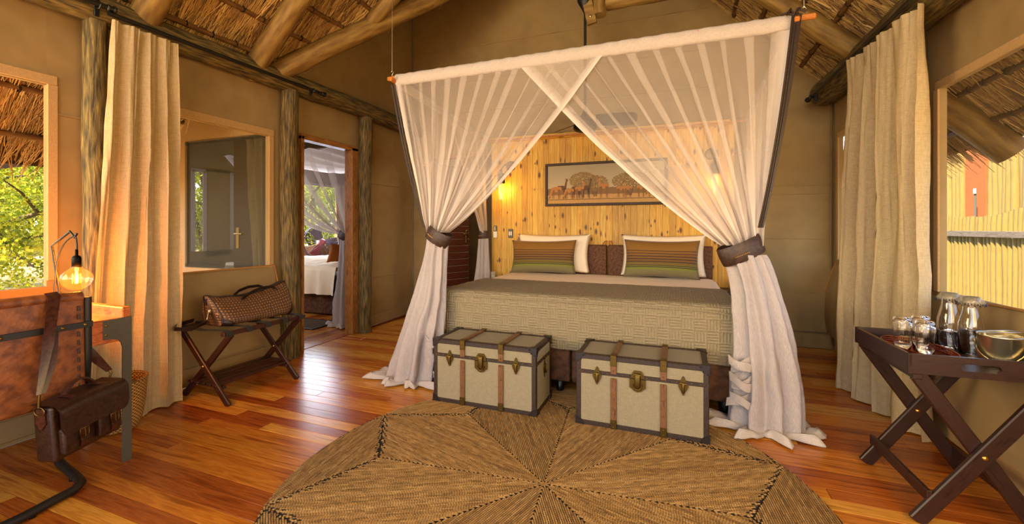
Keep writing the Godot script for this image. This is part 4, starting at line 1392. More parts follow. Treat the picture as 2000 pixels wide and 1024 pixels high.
# net hanging from a rail (a..b) and drawn together at tie: pleats folded back on themselves
func _tied(parent: Node3D, a: Vector3, b: Vector3, tie: Vector3, tw: float, folds: int, alpha: float, dense: float, called := "drape", sag := 0.25, back := 0.0) -> void:
	var nz := FastNoiseLite.new()
	nz.seed = int(a.x * 100 + b.x * 37 + tie.z * 11)
	nz.frequency = 1.0
	var along := (b - a).normalized()
	var out := along.cross(Vector3.UP)
	var ln := (b - a).length()
	var td := along * tw
	var mb := MB.new()
	var f := func(u: float, v: float) -> Vector3:
		var ph := u * folds * TAU + 1.5 * nz.get_noise_1d(u * 4.0)
		var g := u + (2.3 + 1.5 * nz.get_noise_1d(u * 3.0 + 50.0)) / (TAU * folds) * sin(ph) * (1.0 - 0.25 * v)
		g += 0.28 / folds * v * sin(ph * 3.3 + 2.0 * nz.get_noise_1d(u * 9.0))
		var top := a + along * ln * clampf(g, 0.0, 1.0)
		var ww := lerpf(-0.5, 0.5, u)
		var end := tie + td * ww
		var mid := top.lerp(end, 0.5)
		var dx := (end - top).dot(along)
		mid.y -= sag * absf(dx)
		mid += along * dx * 0.08
		var p := top.lerp(mid, v).lerp(mid.lerp(end, v), v)
		var depth := 0.016 * cos(ph) * (1.0 - v * 0.3) + 0.05 * v * sin(ph * 0.5 + 1.0) * (1.0 - v * 0.5)
		return p + out * (depth + back * sin(v * PI)) + along * 0.006 * nz.get_noise_2d(u * 30.0, v * 4.0)
	var tint := func(u: float, v: float) -> Color:
		var k := lerpf(alpha, dense, pow(v, 2.2))
		var e := clampf(minf(u, 1.0 - u) * 60.0, 0.0, 1.0)
		return Color(1, 1, 1, lerpf(0.85, k, e))
	mb.sheet(f, folds * 26, 34, 4.0, 4.0, tint)
	part(called, mb, mats["net"], parent)


# the net below its tie, falling to the floor and spreading
func _skirt(parent: Node3D, top: Vector3, foot: Vector3, r0: float, r1: float, folds: int, sd: int, puddle := 0.1, called := "fall", lean := Vector3.ZERO, bow := 1.15) -> void:
	var nz := FastNoiseLite.new()
	nz.seed = sd
	nz.frequency = 1.0
	var f := func(u: float, v: float) -> Vector3:
		var an := u * TAU
		var k := minf(v / 0.93, 1.0)
		var c := top.lerp(foot, pow(k, bow)) + lean * sin(k * PI)
		var r := lerpf(r0, r1, smoothstep(0.0, 1.0, k))
		var fold := 1.0 + (0.16 + 0.12 * k) * sin(an * folds + nz.get_noise_2d(k * 1.5, cos(an)) * 2.5) + 0.18 * nz.get_noise_2d(cos(an) * 1.4 + 5.0, sin(an) * 1.4 + k)
		var x := sin(an) * r * fold
		var z := cos(an) * r * 0.62 * fold
		var p := Vector3(c.x + x, lerpf(top.y, 0.025, k), c.z + z)
		if v > 0.93:
			var e := (v - 0.93) / 0.07
			var o := 1.0 + e * puddle / maxf(r1, 0.01) * (0.7 + 0.9 * nz.get_noise_1d(cos(an) * 2.0 + sin(an) * 3.1))
			p = Vector3(foot.x + x * o, 0.025 + 0.02 * sin(e * PI) * (1.0 + sin(an * folds)) - 0.015 * e, foot.z + z * o)
		return p
	var mb := MB.new()
	mb.sheet(f, folds * 14, 40, 4.0, 4.0)
	part(called, mb, mats["net_dense"], parent)
	var hm := MB.new()
	hm.sheet(func(u: float, v: float) -> Vector3:
		var q: Vector3 = f.call(u, 0.972 + 0.028 * v)
		return q + Vector3(0, 0.004, 0), folds * 14, 5, 2.0, 0.05)
	part("hem", hm, mats["net_cloth"], parent)


# leather band round the gathered net
func _tieband(parent: Node3D, at: Vector3, rx: float, rz: float, h: float, tilt: float, turn := 0.0) -> void:
	var t := MB.new()
	var pr := [Vector2(0.96, -0.5), Vector2(1.0, -0.46), Vector2(1.03, 0.0), Vector2(1.0, 0.46), Vector2(0.96, 0.5)]
	var pts := []
	for p in pr:
		pts.append(Vector2(p.x, p.y * h))
	t.lathe(pts, 28, Vector3.ZERO, rx, rz)
	var xf := Transform3D(Basis(Vector3.BACK, tilt).rotated(Vector3.UP, turn), at)
	var o := part("tie_band", t, mats["tie_leather"], parent, xf)
	var bd := MB.new()
	for k in 9:
		var a := -0.55 + k * 0.075
		bd.lathe([Vector2(0, -0.004), Vector2(0.004, 0), Vector2(0, 0.004)], 6, Vector3(sin(a) * rx * 1.05, -h * 0.12, cos(a) * rz * 1.05))
	part("gold_beads", bd, mats["bright_brass"], o).set_meta("kind", "stuff")

func _fold(s: float, half: float, r: float) -> Vector2:
	var d := s - (half - r)
	if d <= 0.0:
		return Vector2(s, 0)
	if d < PI * r / 2.0:
		return Vector2(half - r + r * sin(d / r), r * (1.0 - cos(d / r)))
	return Vector2(half, r + d - PI * r / 2.0)


func _bed() -> void:
	var b := thing("double_bed", "wide double bed with grey woven throw over a brown suede base", "bed", Vector3(-0.66, 0, 0))
	for s in [-1, 1]:
		var mb := MB.new()
		mb.rbox(Vector3(s * 0.5035, 0.215, -3.6), Vector3(0.998, 0.25, 1.58), 0.018)
		part("base", mb, mats["suede"], b)
		for x in [0.085, 0.925]:
			for z in [-2.865, -4.3]:
				var ft := MB.new()
				ft.lathe([Vector2(0, 0), Vector2(0.022, 0), Vector2(0.026, 0.005), Vector2(0.037, 0.092), Vector2(0, 0.092)], 14)
				part("foot", ft, mats["foot"], b, Transform3D(Basis.IDENTITY, Vector3(s * x, 0, z)))
	var ms := MB.new()
	ms.rbox(Vector3(0, 0.49, -3.6), Vector3(1.98, 0.31, 1.56), 0.05)
	part("mattress", ms, mats["sheet"], b)
	var hb := thing("headboard", "low brown leather headboard in two panels against the pine boards", "headboard", Vector3(-0.66, 0, 0))
	for s in [-1, 1]:
		var pn := MB.new()
		pn.rbox(Vector3(s * 0.49, 0.62, -4.455), Vector3(0.965, 0.65, 0.07), 0.014)
		part("panel", pn, mats["headboard"], hb)
	var tbm := MB.new()
	for s in [-0.05, -0.02, 0.02, 0.05]:
		tbm.tube([Vector3(s, 0.945, -4.46), Vector3(s * 0.8, 0.97, -4.47), Vector3(s * 0.5, 0.985, -4.48)], 0.006, 5)
	part("hanging_loop", tbm, mats["rail_wood"], hb)
	var nz := FastNoiseLite.new()
	nz.seed = 12
	nz.frequency = 1.0
	var du := MB.new()
	du.sheet(func(u: float, v: float) -> Vector3:
		var s := (u * 2.0 - 1.0) * 1.25
		var e := _fold(absf(s), 1.005, 0.07)
		var z := lerpf(-3.3, -4.4, v)
		return Vector3(signf(s) * e.x, 0.652 - e.y + 0.006 * nz.get_noise_2d(s * 4.0, z * 4.0) - 0.012 * smoothstep(0.9, 1.0, v), z), 60, 20, 2.5, 1.1)
	part("sheet", du, mats["sheet"], b)
	var tp := MB.new()
	tp.sheet(func(u: float, v: float) -> Vector3:
		var s := (u * 2.0 - 1.0) * 1.33
		var ex := _fold(absf(s), 1.022, 0.05)
		var q := v * 1.1
		var ez := _fold(0.74 - 0.0 + (q - 0.77), 0.74, 0.045) if q > 0.6 else Vector2(q - 0.03, 0)
		var drop := maxf(ex.y, ez.y)
		var wob := 0.004 * nz.get_noise_2d(s * 6.0, q * 6.0) + 0.008 * sin(s * 5.0) * clampf(drop / 0.3, 0, 1)
		return Vector3(signf(s) * ex.x, 0.664 - drop + 0.004 * nz.get_noise_2d(s * 3.0, q * 8.0), -3.525 + ez.x + wob + 0.02 * clampf(ez.y, 0.0, 0.3)), 90, 44, 2.66, 1.1)
	part("throw", tp, mats["throw"], b)
	var pp := MB.new()
	var pts := []
	for i in 31:
		var x := lerpf(-1.03, 1.03, i / 30.0)
		pts.append(Vector3(x, 0.632 - 0.05 * pow(absf(x) / 1.03, 14.0), -2.776 + 0.003 * sin(i * 0.9)))
	pp.tube(pts, 0.0065, 6)
	part("piping", pp, mats["throw"], b)
	# pillows and cushions
	var lean := func(x: float, y: float, z: float, tilt: float, roll := 0.0) -> Transform3D:
		return Transform3D(Basis(Vector3.RIGHT, -tilt) * Basis(Vector3.BACK, roll), Vector3(x, y, z))
	var wp := _pillow(0.78, 0.4, 0.12)
	solo("pillow", wp, mats["sheet"], "white pillow behind the left striped cushion", "pillow", lean.call(-1.21, 0.857, -4.35, 0.14), "white pillows on the double bed")
	wp = _pillow(0.77, 0.4, 0.12)
	solo("pillow", wp, mats["sheet"], "white pillow almost hidden by the right striped cushion", "pillow", lean.call(-0.13, 0.857, -4.35, 0.14), "white pillows on the double bed")
	var cu := _pillow(0.69, 0.345, 0.13)
	solo("striped_cushion", cu, mats["cushion"], "left rust and green striped cushion on the double bed", "cushion", lean.call(-1.275, 0.825, -4.21, 0.2, 0.015), "striped cushions on the double bed")
	cu = _pillow(0.67, 0.36, 0.13)
	solo("striped_cushion", cu, mats["cushion"], "right rust and green striped cushion, nearer the leather band", "cushion", lean.call(-0.138, 0.83, -4.21, 0.2, -0.01), "striped cushions on the double bed")
	# bedside tables with a tumbler each
	for q in [[-1.83, "narrow wooden bedside table left of the double bed", "small water glass on the left bedside table", -1.9], [0.43, "narrow wooden bedside table right of the double bed", "small water glass on the right bedside table", 0.475]]:
		var nt := thing("bedside_table", q[1], "table", Vector3(q[0], 0, -4.36))
		boxpart("top", Vector3(0, 0.545, 0), Vector3(0.27, 0.025, 0.28), mats["dark_wood"], nt, 0.004)
		boxpart("cabinet", Vector3(0, 0.3, 0), Vector3(0.24, 0.465, 0.26), mats["dark_wood"], nt, 0.004)
		boxpart("plinth", Vector3(0, 0.034, 0), Vector3(0.2, 0.067, 0.22), mats["dark_wood"], nt, 0.002)
		var gl := _tumbler(0.03, 0.075)
		solo("water_glass", gl, mats["thin_glass"], q[2], "glass", Transform3D(Basis.IDENTITY, Vector3(q[3], 0.5585, -4.38)))
	# picture
	var pc := thing("framed_picture", "long framed print of antelopes by thorn bushes on the pine boards", "picture", Vector3(-0.709, 1.58, -4.506))
	var w := 1.245
	var h := 0.458
	var fw := 0.026
	boxpart("frame_rail", Vector3(0, h * 0.5 - fw * 0.5, 0.014), Vector3(w, fw, 0.03), mats["picture_wood"], pc, 0.004)
	boxpart("frame_rail", Vector3(0, -h * 0.5 + fw * 0.5, 0.014), Vector3(w, fw, 0.03), mats["picture_wood"], pc, 0.004)
	for s in [-1, 1]:
		boxpart("frame_stile", Vector3(s * (w * 0.5 - fw * 0.5), 0, 0.014), Vector3(fw, h - fw * 2.0, 0.03), mats["picture_wood"], pc, 0.004)
	var pr := MB.new()
	var a := Vector2(w * 0.5 - fw, h * 0.5 - fw)
	pr.quad(Vector3(-a.x, -a.y, 0.012), Vector3(a.x, -a.y, 0.012), Vector3(a.x, a.y, 0.012), Vector3(-a.x, a.y, 0.012), Vector2(0, 1), Vector2(1, 1), Vector2(1, 0), Vector2(0, 0))
	part("print", pr, mats["print"], pc)
	boxpart("backing", Vector3(0, 0, 0.004), Vector3(w - 0.01, h - 0.01, 0.008), mats["picture_wood"], pc, 0.0)
	# wall lamps
	for q in [[-1.74, 1.812, -0.075, "lit glass tube wall lamp left of the framed picture"], [0.308, 1.822, 0.022, "lit glass tube wall lamp right of the framed picture"]]:
		var s := thing("wall_lamp", q[3], "lamp", Vector3(q[0], q[1], -4.508), 0.0, "wall lamps beside the picture")
		var ds := MB.new()
		ds.lathe([Vector2(0, 0), Vector2(0.056, 0), Vector2(0.058, 0.006), Vector2(0.05, 0.014), Vector2(0.012, 0.018), Vector2(0, 0.02)], 20)
		part("wall_plate", ds, mats["old_brass"], s, Transform3D(Basis(Vector3.RIGHT, PI / 2), Vector3.ZERO))
		var x: float = q[2]
		var am := MB.new()
		am.tube(bez(Vector3(0, 0, 0.015), Vector3(x * 0.6, 0.04, 0.1), Vector3(x, -0.06, 0.1), 8), 0.008, 7)
		part("arm", am, mats["old_brass"], s)
		var sk := MB.new()
		sk.lathe([Vector2(0.038, -0.2), Vector2(0.04, -0.2), Vector2(0.042, -0.12), Vector2(0.036, -0.095), Vector2(0.014, -0.085), Vector2(0.014, -0.05), Vector2(0, -0.05)], 18, Vector3(x, 0, 0.1))
		part("socket", sk, mats["dark_metal"], s)
		var tb := MB.new()
		tb.lathe([Vector2(0.03, -0.38), Vector2(0.031, -0.3), Vector2(0.031, -0.19)], 18, Vector3(x, 0, 0.1))
		part("glass_tube", tb, mats["thin_glass"], s)
		var bl := MB.new()
		bl.lathe([Vector2(0, -0.32), Vector2(0.009, -0.31), Vector2(0.012, -0.26), Vector2(0.009, -0.2), Vector2(0, -0.2)], 10, Vector3(x, 0, 0.1))
		part("bulb", bl, mats["glow" if x < 0.0 else "dim_glow"], s)
		var om := OmniLight3D.new()
		om.name = "glow"
		om.position = Vector3(x, -0.27, 0.1)
		om.light_color = Color(1.0, 0.7, 0.3)
		om.light_energy = 0.14 if x < 0.0 else 0.05
		om.light_size = 0.012
		om.omni_range = 8.0
		om.omni_attenuation = 2.0
		om.shadow_enabled = true
		s.add_child(om)
	# switch plate and the fan's remote control
	var sw := thing("light_switch", "black switch plate with two white rockers on the pine boards", "switch", Vector3(-1.742, 1.055, -4.505))
	boxpart("plate", Vector3(0, 0, 0), Vector3(0.056, 0.1, 0.012), mats["switch_black"], sw, 0.003)
	for s in [-1, 1]:
		boxpart("rocker", Vector3(s * 0.011, 0, 0.008), Vector3(0.016, 0.045, 0.008), mats["white"], sw, 0.002)
	var rc := thing("remote_control", "grey remote control in a white holder left of the light switch", "remote", Vector3(-1.925, 1.075, -4.498))
	boxpart("holder", Vector3(0, -0.032, 0), Vector3(0.046, 0.075, 0.024), mats["white"], rc, 0.004)
	boxpart("remote", Vector3(0, 0.02, 0.004), Vector3(0.036, 0.1, 0.014), mats["grey"], rc, 0.004)
	for k in 4:
		boxpart("button", Vector3(0, 0.055 - k * 0.012, 0.012), Vector3(0.02, 0.006, 0.004), mats["white"], rc, 0.001)
	# ceiling fan
	var fn := thing("ceiling_fan", "dark ceiling fan on a long rod, seen through the net", "fan", Vector3(-0.76, 0, -3.8))
	var rd := MB.new()
	rd.tube([Vector3(0, 2.08, 0), Vector3(0, 3.12, 0)], 0.012, 10)
	part("rod", rd, mats["black"], fn)
	var cp := MB.new()
	cp.lathe([Vector2(0, 3.03), Vector2(0.016, 3.03), Vector2(0.03, 3.06), Vector2(0.07, 3.13), Vector2(0.07, 3.3), Vector2(0, 3.3)], 18)
	part("ceiling_cup", cp, mats["black"], fn)
	var mo := MB.new()
	mo.lathe([Vector2(0, 1.975), Vector2(0.09, 1.98), Vector2(0.105, 2.0), Vector2(0.1, 2.04), Vector2(0.06, 2.09), Vector2(0.025, 2.13), Vector2(0.016, 2.17), Vector2(0, 2.17)], 24)
	part("motor", mo, mats["dark_metal"], fn)
	for k in 3:
		var bm := MB.new()
		bm.sheet(func(u: float, v: float) -> Vector3:
			var ww := 0.05 + 0.045 * sin(u * 2.0)
			var e := 1.0 - pow(absf(v - 0.5) * 2.0, 4.0) * 0.12
			return Vector3(0.09 + u * 0.36 * e, 2.075 + (v - 0.5) * 0.07, (v - 0.5) * 2.0 * ww), 12, 8)
		part("blade", bm, mats["dark_metal"], fn, Transform3D(Basis(Vector3.UP, 0.25 + k * TAU / 3), Vector3.ZERO))


func _tumbler(r: float, h: float) -> MB:
	var mb := MB.new()
	mb.lathe([Vector2(0, 0), Vector2(r * 0.8, 0), Vector2(r * 0.85, 0.004), Vector2(r, h), Vector2(r - 0.002, h), Vector2(r * 0.8, 0.008), Vector2(0, 0.008)], 20)
	return mb


func _net() -> void:
	var n := thing("mosquito_net", "sheer white mosquito net parted over the double bed, tied with leather bands", "mosquito net")
	var fz := -2.75
	var bz := -4.42
	var y := 2.262
	var yb := 2.125
	# sleeves sewn round the rails
	var nz := FastNoiseLite.new()
	nz.seed = 31
	nz.frequency = 1.0
	var sleeve := func(a: Vector3, b: Vector3, hgt: float) -> void:
		var mb := MB.new()
		var t := (b - a).normalized()
		var o := t.cross(Vector3.UP)
		var ln := (b - a).length()
		mb.sheet(func(u: float, v: float) -> Vector3:
			var an := v * TAU
			var w := 0.006 * nz.get_noise_2d(u * ln * 16.0, sin(an) * 1.5) + 0.004 * sin(u * ln * 55.0 + 3.0 * nz.get_noise_1d(u * ln * 5.0) + sin(an) * 1.5)
			return a.lerp(b, u) + Vector3(0, sin(an) * (hgt * 0.5 + 0.4 * w) - hgt * 0.5 + 0.026, 0) + o * cos(an) * (0.02 + 0.6 * w), int(ln * 60), 14, ln, 0.2)
		part("sleeve", mb, mats["net_cloth"], n)
	sleeve.call(Vector3(-2.0, y, fz), Vector3(0.6, y, fz), 0.088)
	sleeve.call(Vector3(-2.0, y - 0.012, fz - 0.05), Vector3(-2.0, yb, bz), 0.08)
	sleeve.call(Vector3(0.6, y - 0.012, fz - 0.05), Vector3(0.6, yb, bz), 0.08)
	var cn := MB.new()
	cn.sheet(func(u: float, v: float) -> Vector3: return Vector3(lerpf(-2.0, 0.6, u), lerpf(y, yb, v) + 0.008 - 0.04 * sin(u * PI) * sin(v * PI), lerpf(fz, bz, v)), 24, 14, 4.0, 4.0, func(_u: float, _v: float) -> Color: return Color(1, 1, 1, 0.2))
	part("canopy", cn, mats["net"], n)
	# parted front curtains
	var tl := Vector3(-1.607, 1.085, -2.715)
	var tr := Vector3(0.335, 1.02, -2.715)
	_tied(n, Vector3(-1.985, 2.2, -2.735), Vector3(-0.43, 2.2, -2.735), tl, 0.165, 12, 0.19, 0.82, "front_drape", 0.24)
	_tied(n, Vector3(-0.98, 2.2, -2.75), Vector3(0.585, 2.2, -2.75), tr, 0.21, 12, 0.19, 0.82, "front_drape", 0.19)
	# side curtains, half drawn to the front bands and half to the back ones
	var tbl := Vector3(-2.03, 1.06, -4.4)
	var tbr := Vector3(0.6, 1.06, -4.4)
	_tied(n, Vector3(-1.99, 2.18, -2.8), Vector3(-1.99, 2.18, -3.6), tl + Vector3(-0.02, 0, -0.05), 0.06, 4, 0.16, 0.75, "side_drape")
	_tied(n, Vector3(-1.99, 2.18, -3.5), Vector3(-1.99, 2.1, -4.4), tbl, 0.11, 5, 0.16, 0.75, "side_drape")
	_tied(n, Vector3(0.59, 2.18, -2.8), Vector3(0.59, 2.18, -3.6), tr + Vector3(0.06, 0, -0.05), 0.06, 4, 0.2, 0.75, "side_drape")
	_tied(n, Vector3(0.59, 2.18, -3.5), Vector3(0.59, 2.1, -4.4), tbr, 0.11, 5, 0.2, 0.75, "side_drape")
	# below the bands
	_skirt(n, Vector3(-1.615, 1.04, -2.715), Vector3(-1.8, 0, -2.69), 0.078, 0.17, 9, 61, 0.13, "fall", Vector3(0.02, 0, 0), 1.0)
	_skirt(n, Vector3(0.342, 0.97, -2.715), Vector3(0.452, 0, -2.72), 0.1, 0.15, 9, 62, 0.13, "fall", Vector3(0.03, 0, 0), 0.62)
	_skirt(n, Vector3(-2.03, 1.02, -4.4), Vector3(-2.03, 0, -4.36), 0.06, 0.12, 6, 63)
	_skirt(n, Vector3(0.6, 1.02, -4.4), Vector3(0.6, 0, -4.38), 0.06, 0.12, 6, 64)
	_tieband(n, tl + Vector3(0, -0.025, 0), 0.102, 0.062, 0.1, -0.5, -0.15)
	_tieband(n, tr + Vector3(0, -0.025, 0), 0.122, 0.07, 0.105, 0.42, 0.3)
	_tieband(n, tbl + Vector3(0, -0.02, 0), 0.066, 0.05, 0.085, 0.05)
	_tieband(n, tbr + Vector3(0, -0.02, 0), 0.066, 0.05, 0.085, 0.05)
	# stepped white hems of the gathered inner edges
	var step := func(x: float, z: float, y0: float, y1: float, s: float, count: int, w: float) -> void:
		for k in count:
			var f := float(k) / count
			var yy := lerpf(y0, y1, f)
			var mb := MB.new()
			var dir := 1.0 if k % 2 == 0 else -1.0
			var pts := []
			for i in 9:
				var q := i / 8.0
				pts.append(Vector3(x + s * (0.02 * f + 0.012 * sin(k * 2.1)) + (q - 0.5) * w * s, yy - 0.05 * q * dir + 0.008 * sin(q * 5.0 + k), z + 0.03 * sin(q * PI) + 0.02 * (k % 2)))
			mb.band(pts, [Vector3(0.004 * dir, 0.05, 0.01)], 0.003)
			part("hem_step", mb, mats["net_cloth"], n)
	step.call(0.335, -2.66, 0.4, 0.1, -1.0, 6, 0.11)
	step.call(-1.63, -2.655, 0.33, 0.06, 1.0, 5, 0.1)
	# dark ribbons that hang at the front corners
	var rib := func(a: Vector3, c: Vector3, w0: float, w1: float) -> void:
		var m := a.lerp(c, 0.5) + Vector3(signf(c.x - a.x) * -0.02, -0.05, 0.01)
		var pts := bez(a, m, c, 16)
		var ws := []
		for i in 17:
			ws.append(Vector3(lerpf(w0, w1, i / 16.0), 0, -0.004))
		var mb := MB.new()
		mb.band(pts, ws, 0.004)
		part("ribbon", mb, mats["trim_leather"], n)
	for k in 3:
		rib.call(Vector3(0.588 + k * 0.012, 2.262, -2.705 + k * 0.006), Vector3(0.415 + k * 0.008, 1.12, -2.66 + k * 0.004), 0.022, 0.01)
		if k < 2:
			rib.call(Vector3(-2.01 + k * 0.03, 2.2, -2.71 + k * 0.005), Vector3(-1.705 + k * 0.012, 1.12, -2.67), 0.011, 0.005)
	var kn := MB.new()
	for k in 6:
		var a := k * 1.1
		kn.tube([Vector3(0.592, 2.275, -2.73), Vector3(0.592 + cos(a) * 0.03, 2.3 + 0.012 * sin(a * 3.0), -2.73 + sin(a) * 0.02), Vector3(0.59 + cos(a) * 0.06, 2.285 + 0.016 * sin(a * 2.0), -2.73 + sin(a) * 0.03)], 0.006, 5)
	part("ribbon_knot", kn, mats["trim_leather"], n)
	# wooden rails with hooks and wires
	var fr := thing("net_frame", "orange wooden rail frame hung on wires that carries the mosquito net", "frame")
	for q in [[Vector3(-2.075, y, fz), Vector3(0.7, y, fz)], [Vector3(-2.0, y - 0.026, fz + 0.07), Vector3(-2.0, yb - 0.02, bz - 0.03)], [Vector3(0.6, y - 0.026, fz + 0.07), Vector3(0.6, yb - 0.02, bz - 0.03)]]:
		bar("rail", q[0], q[1], 0.03, 0.026, mats["rail_wood"], fr, 0.006)
	bar("back_rail", Vector3(-2.03, yb - 0.03, bz), Vector3(0.64, yb - 0.03, bz), 0.016, 0.016, mats["rail_wood"], fr, 0.003)
	for x in [-2.035, 0.645]:
		for z in [fz]:
			var hk := MB.new()
			hk.tube([Vector3(x, y + 0.012, z), Vector3(x, y + 0.03, z), Vector3(x + 0.012, y + 0.045, z), Vector3(x, y + 0.06, z), Vector3(x - 0.008, y + 0.05, z)], 0.003, 6)
			part("hook", hk, mats["chrome"], fr)
			var wr := MB.new()
			wr.tube([Vector3(x, y + 0.055, z), Vector3(x, 3.35 if x < 0 else 3.0, z)], 0.0022, 5)
			part("wire", wr, mats["chrome"], fr)


func _left_corner() -> void:
	# curtain on its rod
	var c := _drape(Vector3(-3.0, 2.305, -1.468), Vector3(-3.0, 2.305, -1.822), Vector3(-2.955, 0.008, -1.31), Vector3(-2.965, 0.008, -1.825), 4, 0.026, 3)
	solo("curtain", c, mats["curtain"], "cream linen curtain beside the desk, lit orange by the bulb", "curtain")
	var hd := thing("curtain_rod", "black curtain rod along the left log beam carrying the linen curtain", "curtain rod")
	var rd := MB.new()
	rd.tube([Vector3(-3.005, 2.335, -1.46), Vector3(-3.005, 2.335, -3.03)], 0.013, 10)
	part("rod", rd, mats["black"], hd)
	var bk := func(z: float, parent: Node3D) -> void:
		var mb := MB.new()
		mb.box(Vector3(-3.035, 2.335, z), Vector3(0.012, 0.09, 0.022), 0.002)
		mb.tube([Vector3(-3.035, 2.33, z), Vector3(-3.005, 2.318, z), Vector3(-2.99, 2.335, z), Vector3(-3.0, 2.352, z)], 0.006, 6)
		part("bracket", mb, mats["black"], parent)
	bk.call(-2.93, hd)
	var fl := MB.new()
	fl.lathe([Vector2(0, -0.012), Vector2(0.017, -0.01), Vector2(0.02, 0.0), Vector2(0.012, 0.012), Vector2(0.022, 0.02), Vector2(0.022, 0.03), Vector2(0, 0.036)], 14)
	var flm := fl.done()
	part("finial", flm, mats["black"], hd, Transform3D(Basis(Vector3.RIGHT, -PI / 2), Vector3(-3.005, 2.335, -3.035)))
	var h2 := thing("curtain_rod", "black curtain rod over the desk window, ending at the left post", "curtain rod")
	var r2 := MB.new()
	r2.tube([Vector3(-3.005, 2.365, 0.4), Vector3(-3.005, 2.365, -1.46)], 0.013, 10)
	part("rod", r2, mats["black"], h2)
	var b2 := MB.new()
	b2.box(Vector3(-3.035, 2.355, -1.42), Vector3(0.012, 0.1, 0.024), 0.002)
	b2.tube([Vector3(-3.035, 2.35, -1.42), Vector3(-3.005, 2.345, -1.42), Vector3(-2.99, 2.365, -1.42)], 0.006, 6)
	part("bracket", b2, mats["black"], h2)
	part("finial", flm, mats["black"], h2, Transform3D(Basis(Vector3.RIGHT, -PI / 2), Vector3(-3.005, 2.365, -1.462)))

	# desk
	var d := thing("desk", "wooden desk with dark steel legs along the left wall", "desk")
	boxpart("top", Vector3(-2.83, 0.676, -0.45), Vector3(0.72, 0.034, 1.68), mats["desk_wood"], d, 0.004)
	boxpart("apron", Vector3(-2.484, 0.632, -0.46), Vector3(0.028, 0.1, 1.64), mats["desk_wood"], d, 0.003)
	boxpart("apron", Vector3(-2.83, 0.632, -1.272), Vector3(0.68, 0.085, 0.025), mats["desk_wood"], d, 0.003)
	boxpart("end_lip", Vector3(-2.83, 0.714, -1.272), Vector3(0.72, 0.05, 0.036), mats["desk_wood"], d, 0.004)
	boxpart("back_lip", Vector3(-3.16, 0.714, -0.45), Vector3(0.03, 0.05, 1.62), mats["desk_wood"], d, 0.004)
	for q in [[-2.466, 1.0], [-3.13, -1.0]]:
		var lg := MB.new()
		var pl := PackedVector2Array([Vector2(-1.29, 0.0), Vector2(-1.29, 0.692), Vector2(-1.178, 0.69), Vector2(-1.178, 0.6), Vector2(-1.215, 0.598), Vector2(-1.235, 0.59), Vector2(-1.247, 0.575), Vector2(-1.253, 0.55), Vector2(-1.253, 0.0)])
		lg.prism(pl, 0.008)
		lg.box(Vector3(-1.287, 0.335, 0.024), Vector3(0.007, 0.67, 0.032), 0.001)
		var l := part("leg", lg, mats["steel"], d, Transform3D(Basis(Vector3.BACK, Vector3.UP, Vector3.LEFT), Vector3(q[0], 0, 0)))
		for k in [Vector2(-1.19, 0.665), Vector2(-1.19, 0.622)]:
			var sc := MB.new()
			sc.lathe([Vector2(0.006, 0), Vector2(0.005, 0.003), Vector2(0, 0.004)], 8)
			part("screw", sc, mats["brass"], l, Transform3D(Basis(Vector3.RIGHT, -PI / 2), Vector3(k.x, k.y, 0.0)))

	# bulb lamp on a bent wire
	var lp := thing("desk_lamp", "glowing round filament bulb hanging from a bent wire stand on the desk", "lamp")
	var wr := MB.new()
	wr.tube([Vector3(-2.86, 0.697, -1.05), Vector3(-2.825, 0.699, -1.185), Vector3(-2.83, 0.76, -1.185), Vector3(-2.874, 1.029, -1.17), Vector3(-2.79, 1.102, -1.202), Vector3(-2.768, 1.072, -1.21), Vector3(-2.758, 1.092, -1.214)], 0.006, 7)
	wr.tube([Vector3(-2.825, 0.699, -1.185), Vector3(-2.7, 0.699, -1.14), Vector3(-2.72, 0.699, -1.02), Vector3(-2.86, 0.699, -1.05)], 0.006, 7)
	part("wire_stand", wr, mats["wire"], lp)
	var cd := MB.new()
	cd.tube(bez(Vector3(-2.766, 1.075, -1.206), Vector3(-2.752, 1.09, -1.21), Vector3(-2.757, 1.012, -1.214), 6), 0.0035, 6)
	cd.tube(bez(Vector3(-2.768, 1.078, -1.205), Vector3(-2.83, 1.05, -1.17), Vector3(-2.845, 0.86, -1.17), 8), 0.0035, 6)
	cd.tube(bez(Vector3(-2.845, 0.86, -1.17), Vector3(-2.87, 0.72, -1.16), Vector3(-2.74, 0.7, -1.2), 8), 0.0035, 6)
	part("cord", cd, mats["cord"], lp)
	var bx := Vector3(-2.759, 0, -1.213)
	var so := MB.new()
	so.lathe([Vector2(0.0000, 1.015), Vector2(0.0056, 1.013), Vector2(0.0064, 0.985), Vector2(0.0160, 0.978), Vector2(0.0184, 0.968), Vector2(0.0184, 0.925), Vector2(0.0000, 0.925)], 16, bx)
	part("socket", so, mats["dark_metal"], lp)
	var gb := MB.new()
	gb.lathe([Vector2(0.0000, 0.812), Vector2(0.0167, 0.813), Vector2(0.0342, 0.822), Vector2(0.0502, 0.838), Vector2(0.0593, 0.858), Vector2(0.0608, 0.872), Vector2(0.0578, 0.888), Vector2(0.0471, 0.902), Vector2(0.0334, 0.912), Vector2(0.0236, 0.92), Vector2(0.0182, 0.93), Vector2(0.0167, 0.942)], 28, bx)
	part("bulb_glass", gb, mats["bulb_glass"], lp)
	var fi := MB.new()
	for k in 8:
		var a := k * TAU / 8
		fi.tube([bx + Vector3(cos(a) * 0.016, 0.848, sin(a) * 0.016), bx + Vector3(cos(a) * 0.015, 0.893, sin(a) * 0.015)], 0.0016, 5)
	part("filament", fi, mats["filament"], lp)
	var stem := MB.new()
	stem.lathe([Vector2(0, 0.843), Vector2(0.006, 0.845), Vector2(0.004, 0.88), Vector2(0.009, 0.925), Vector2(0, 0.926)], 8, bx)
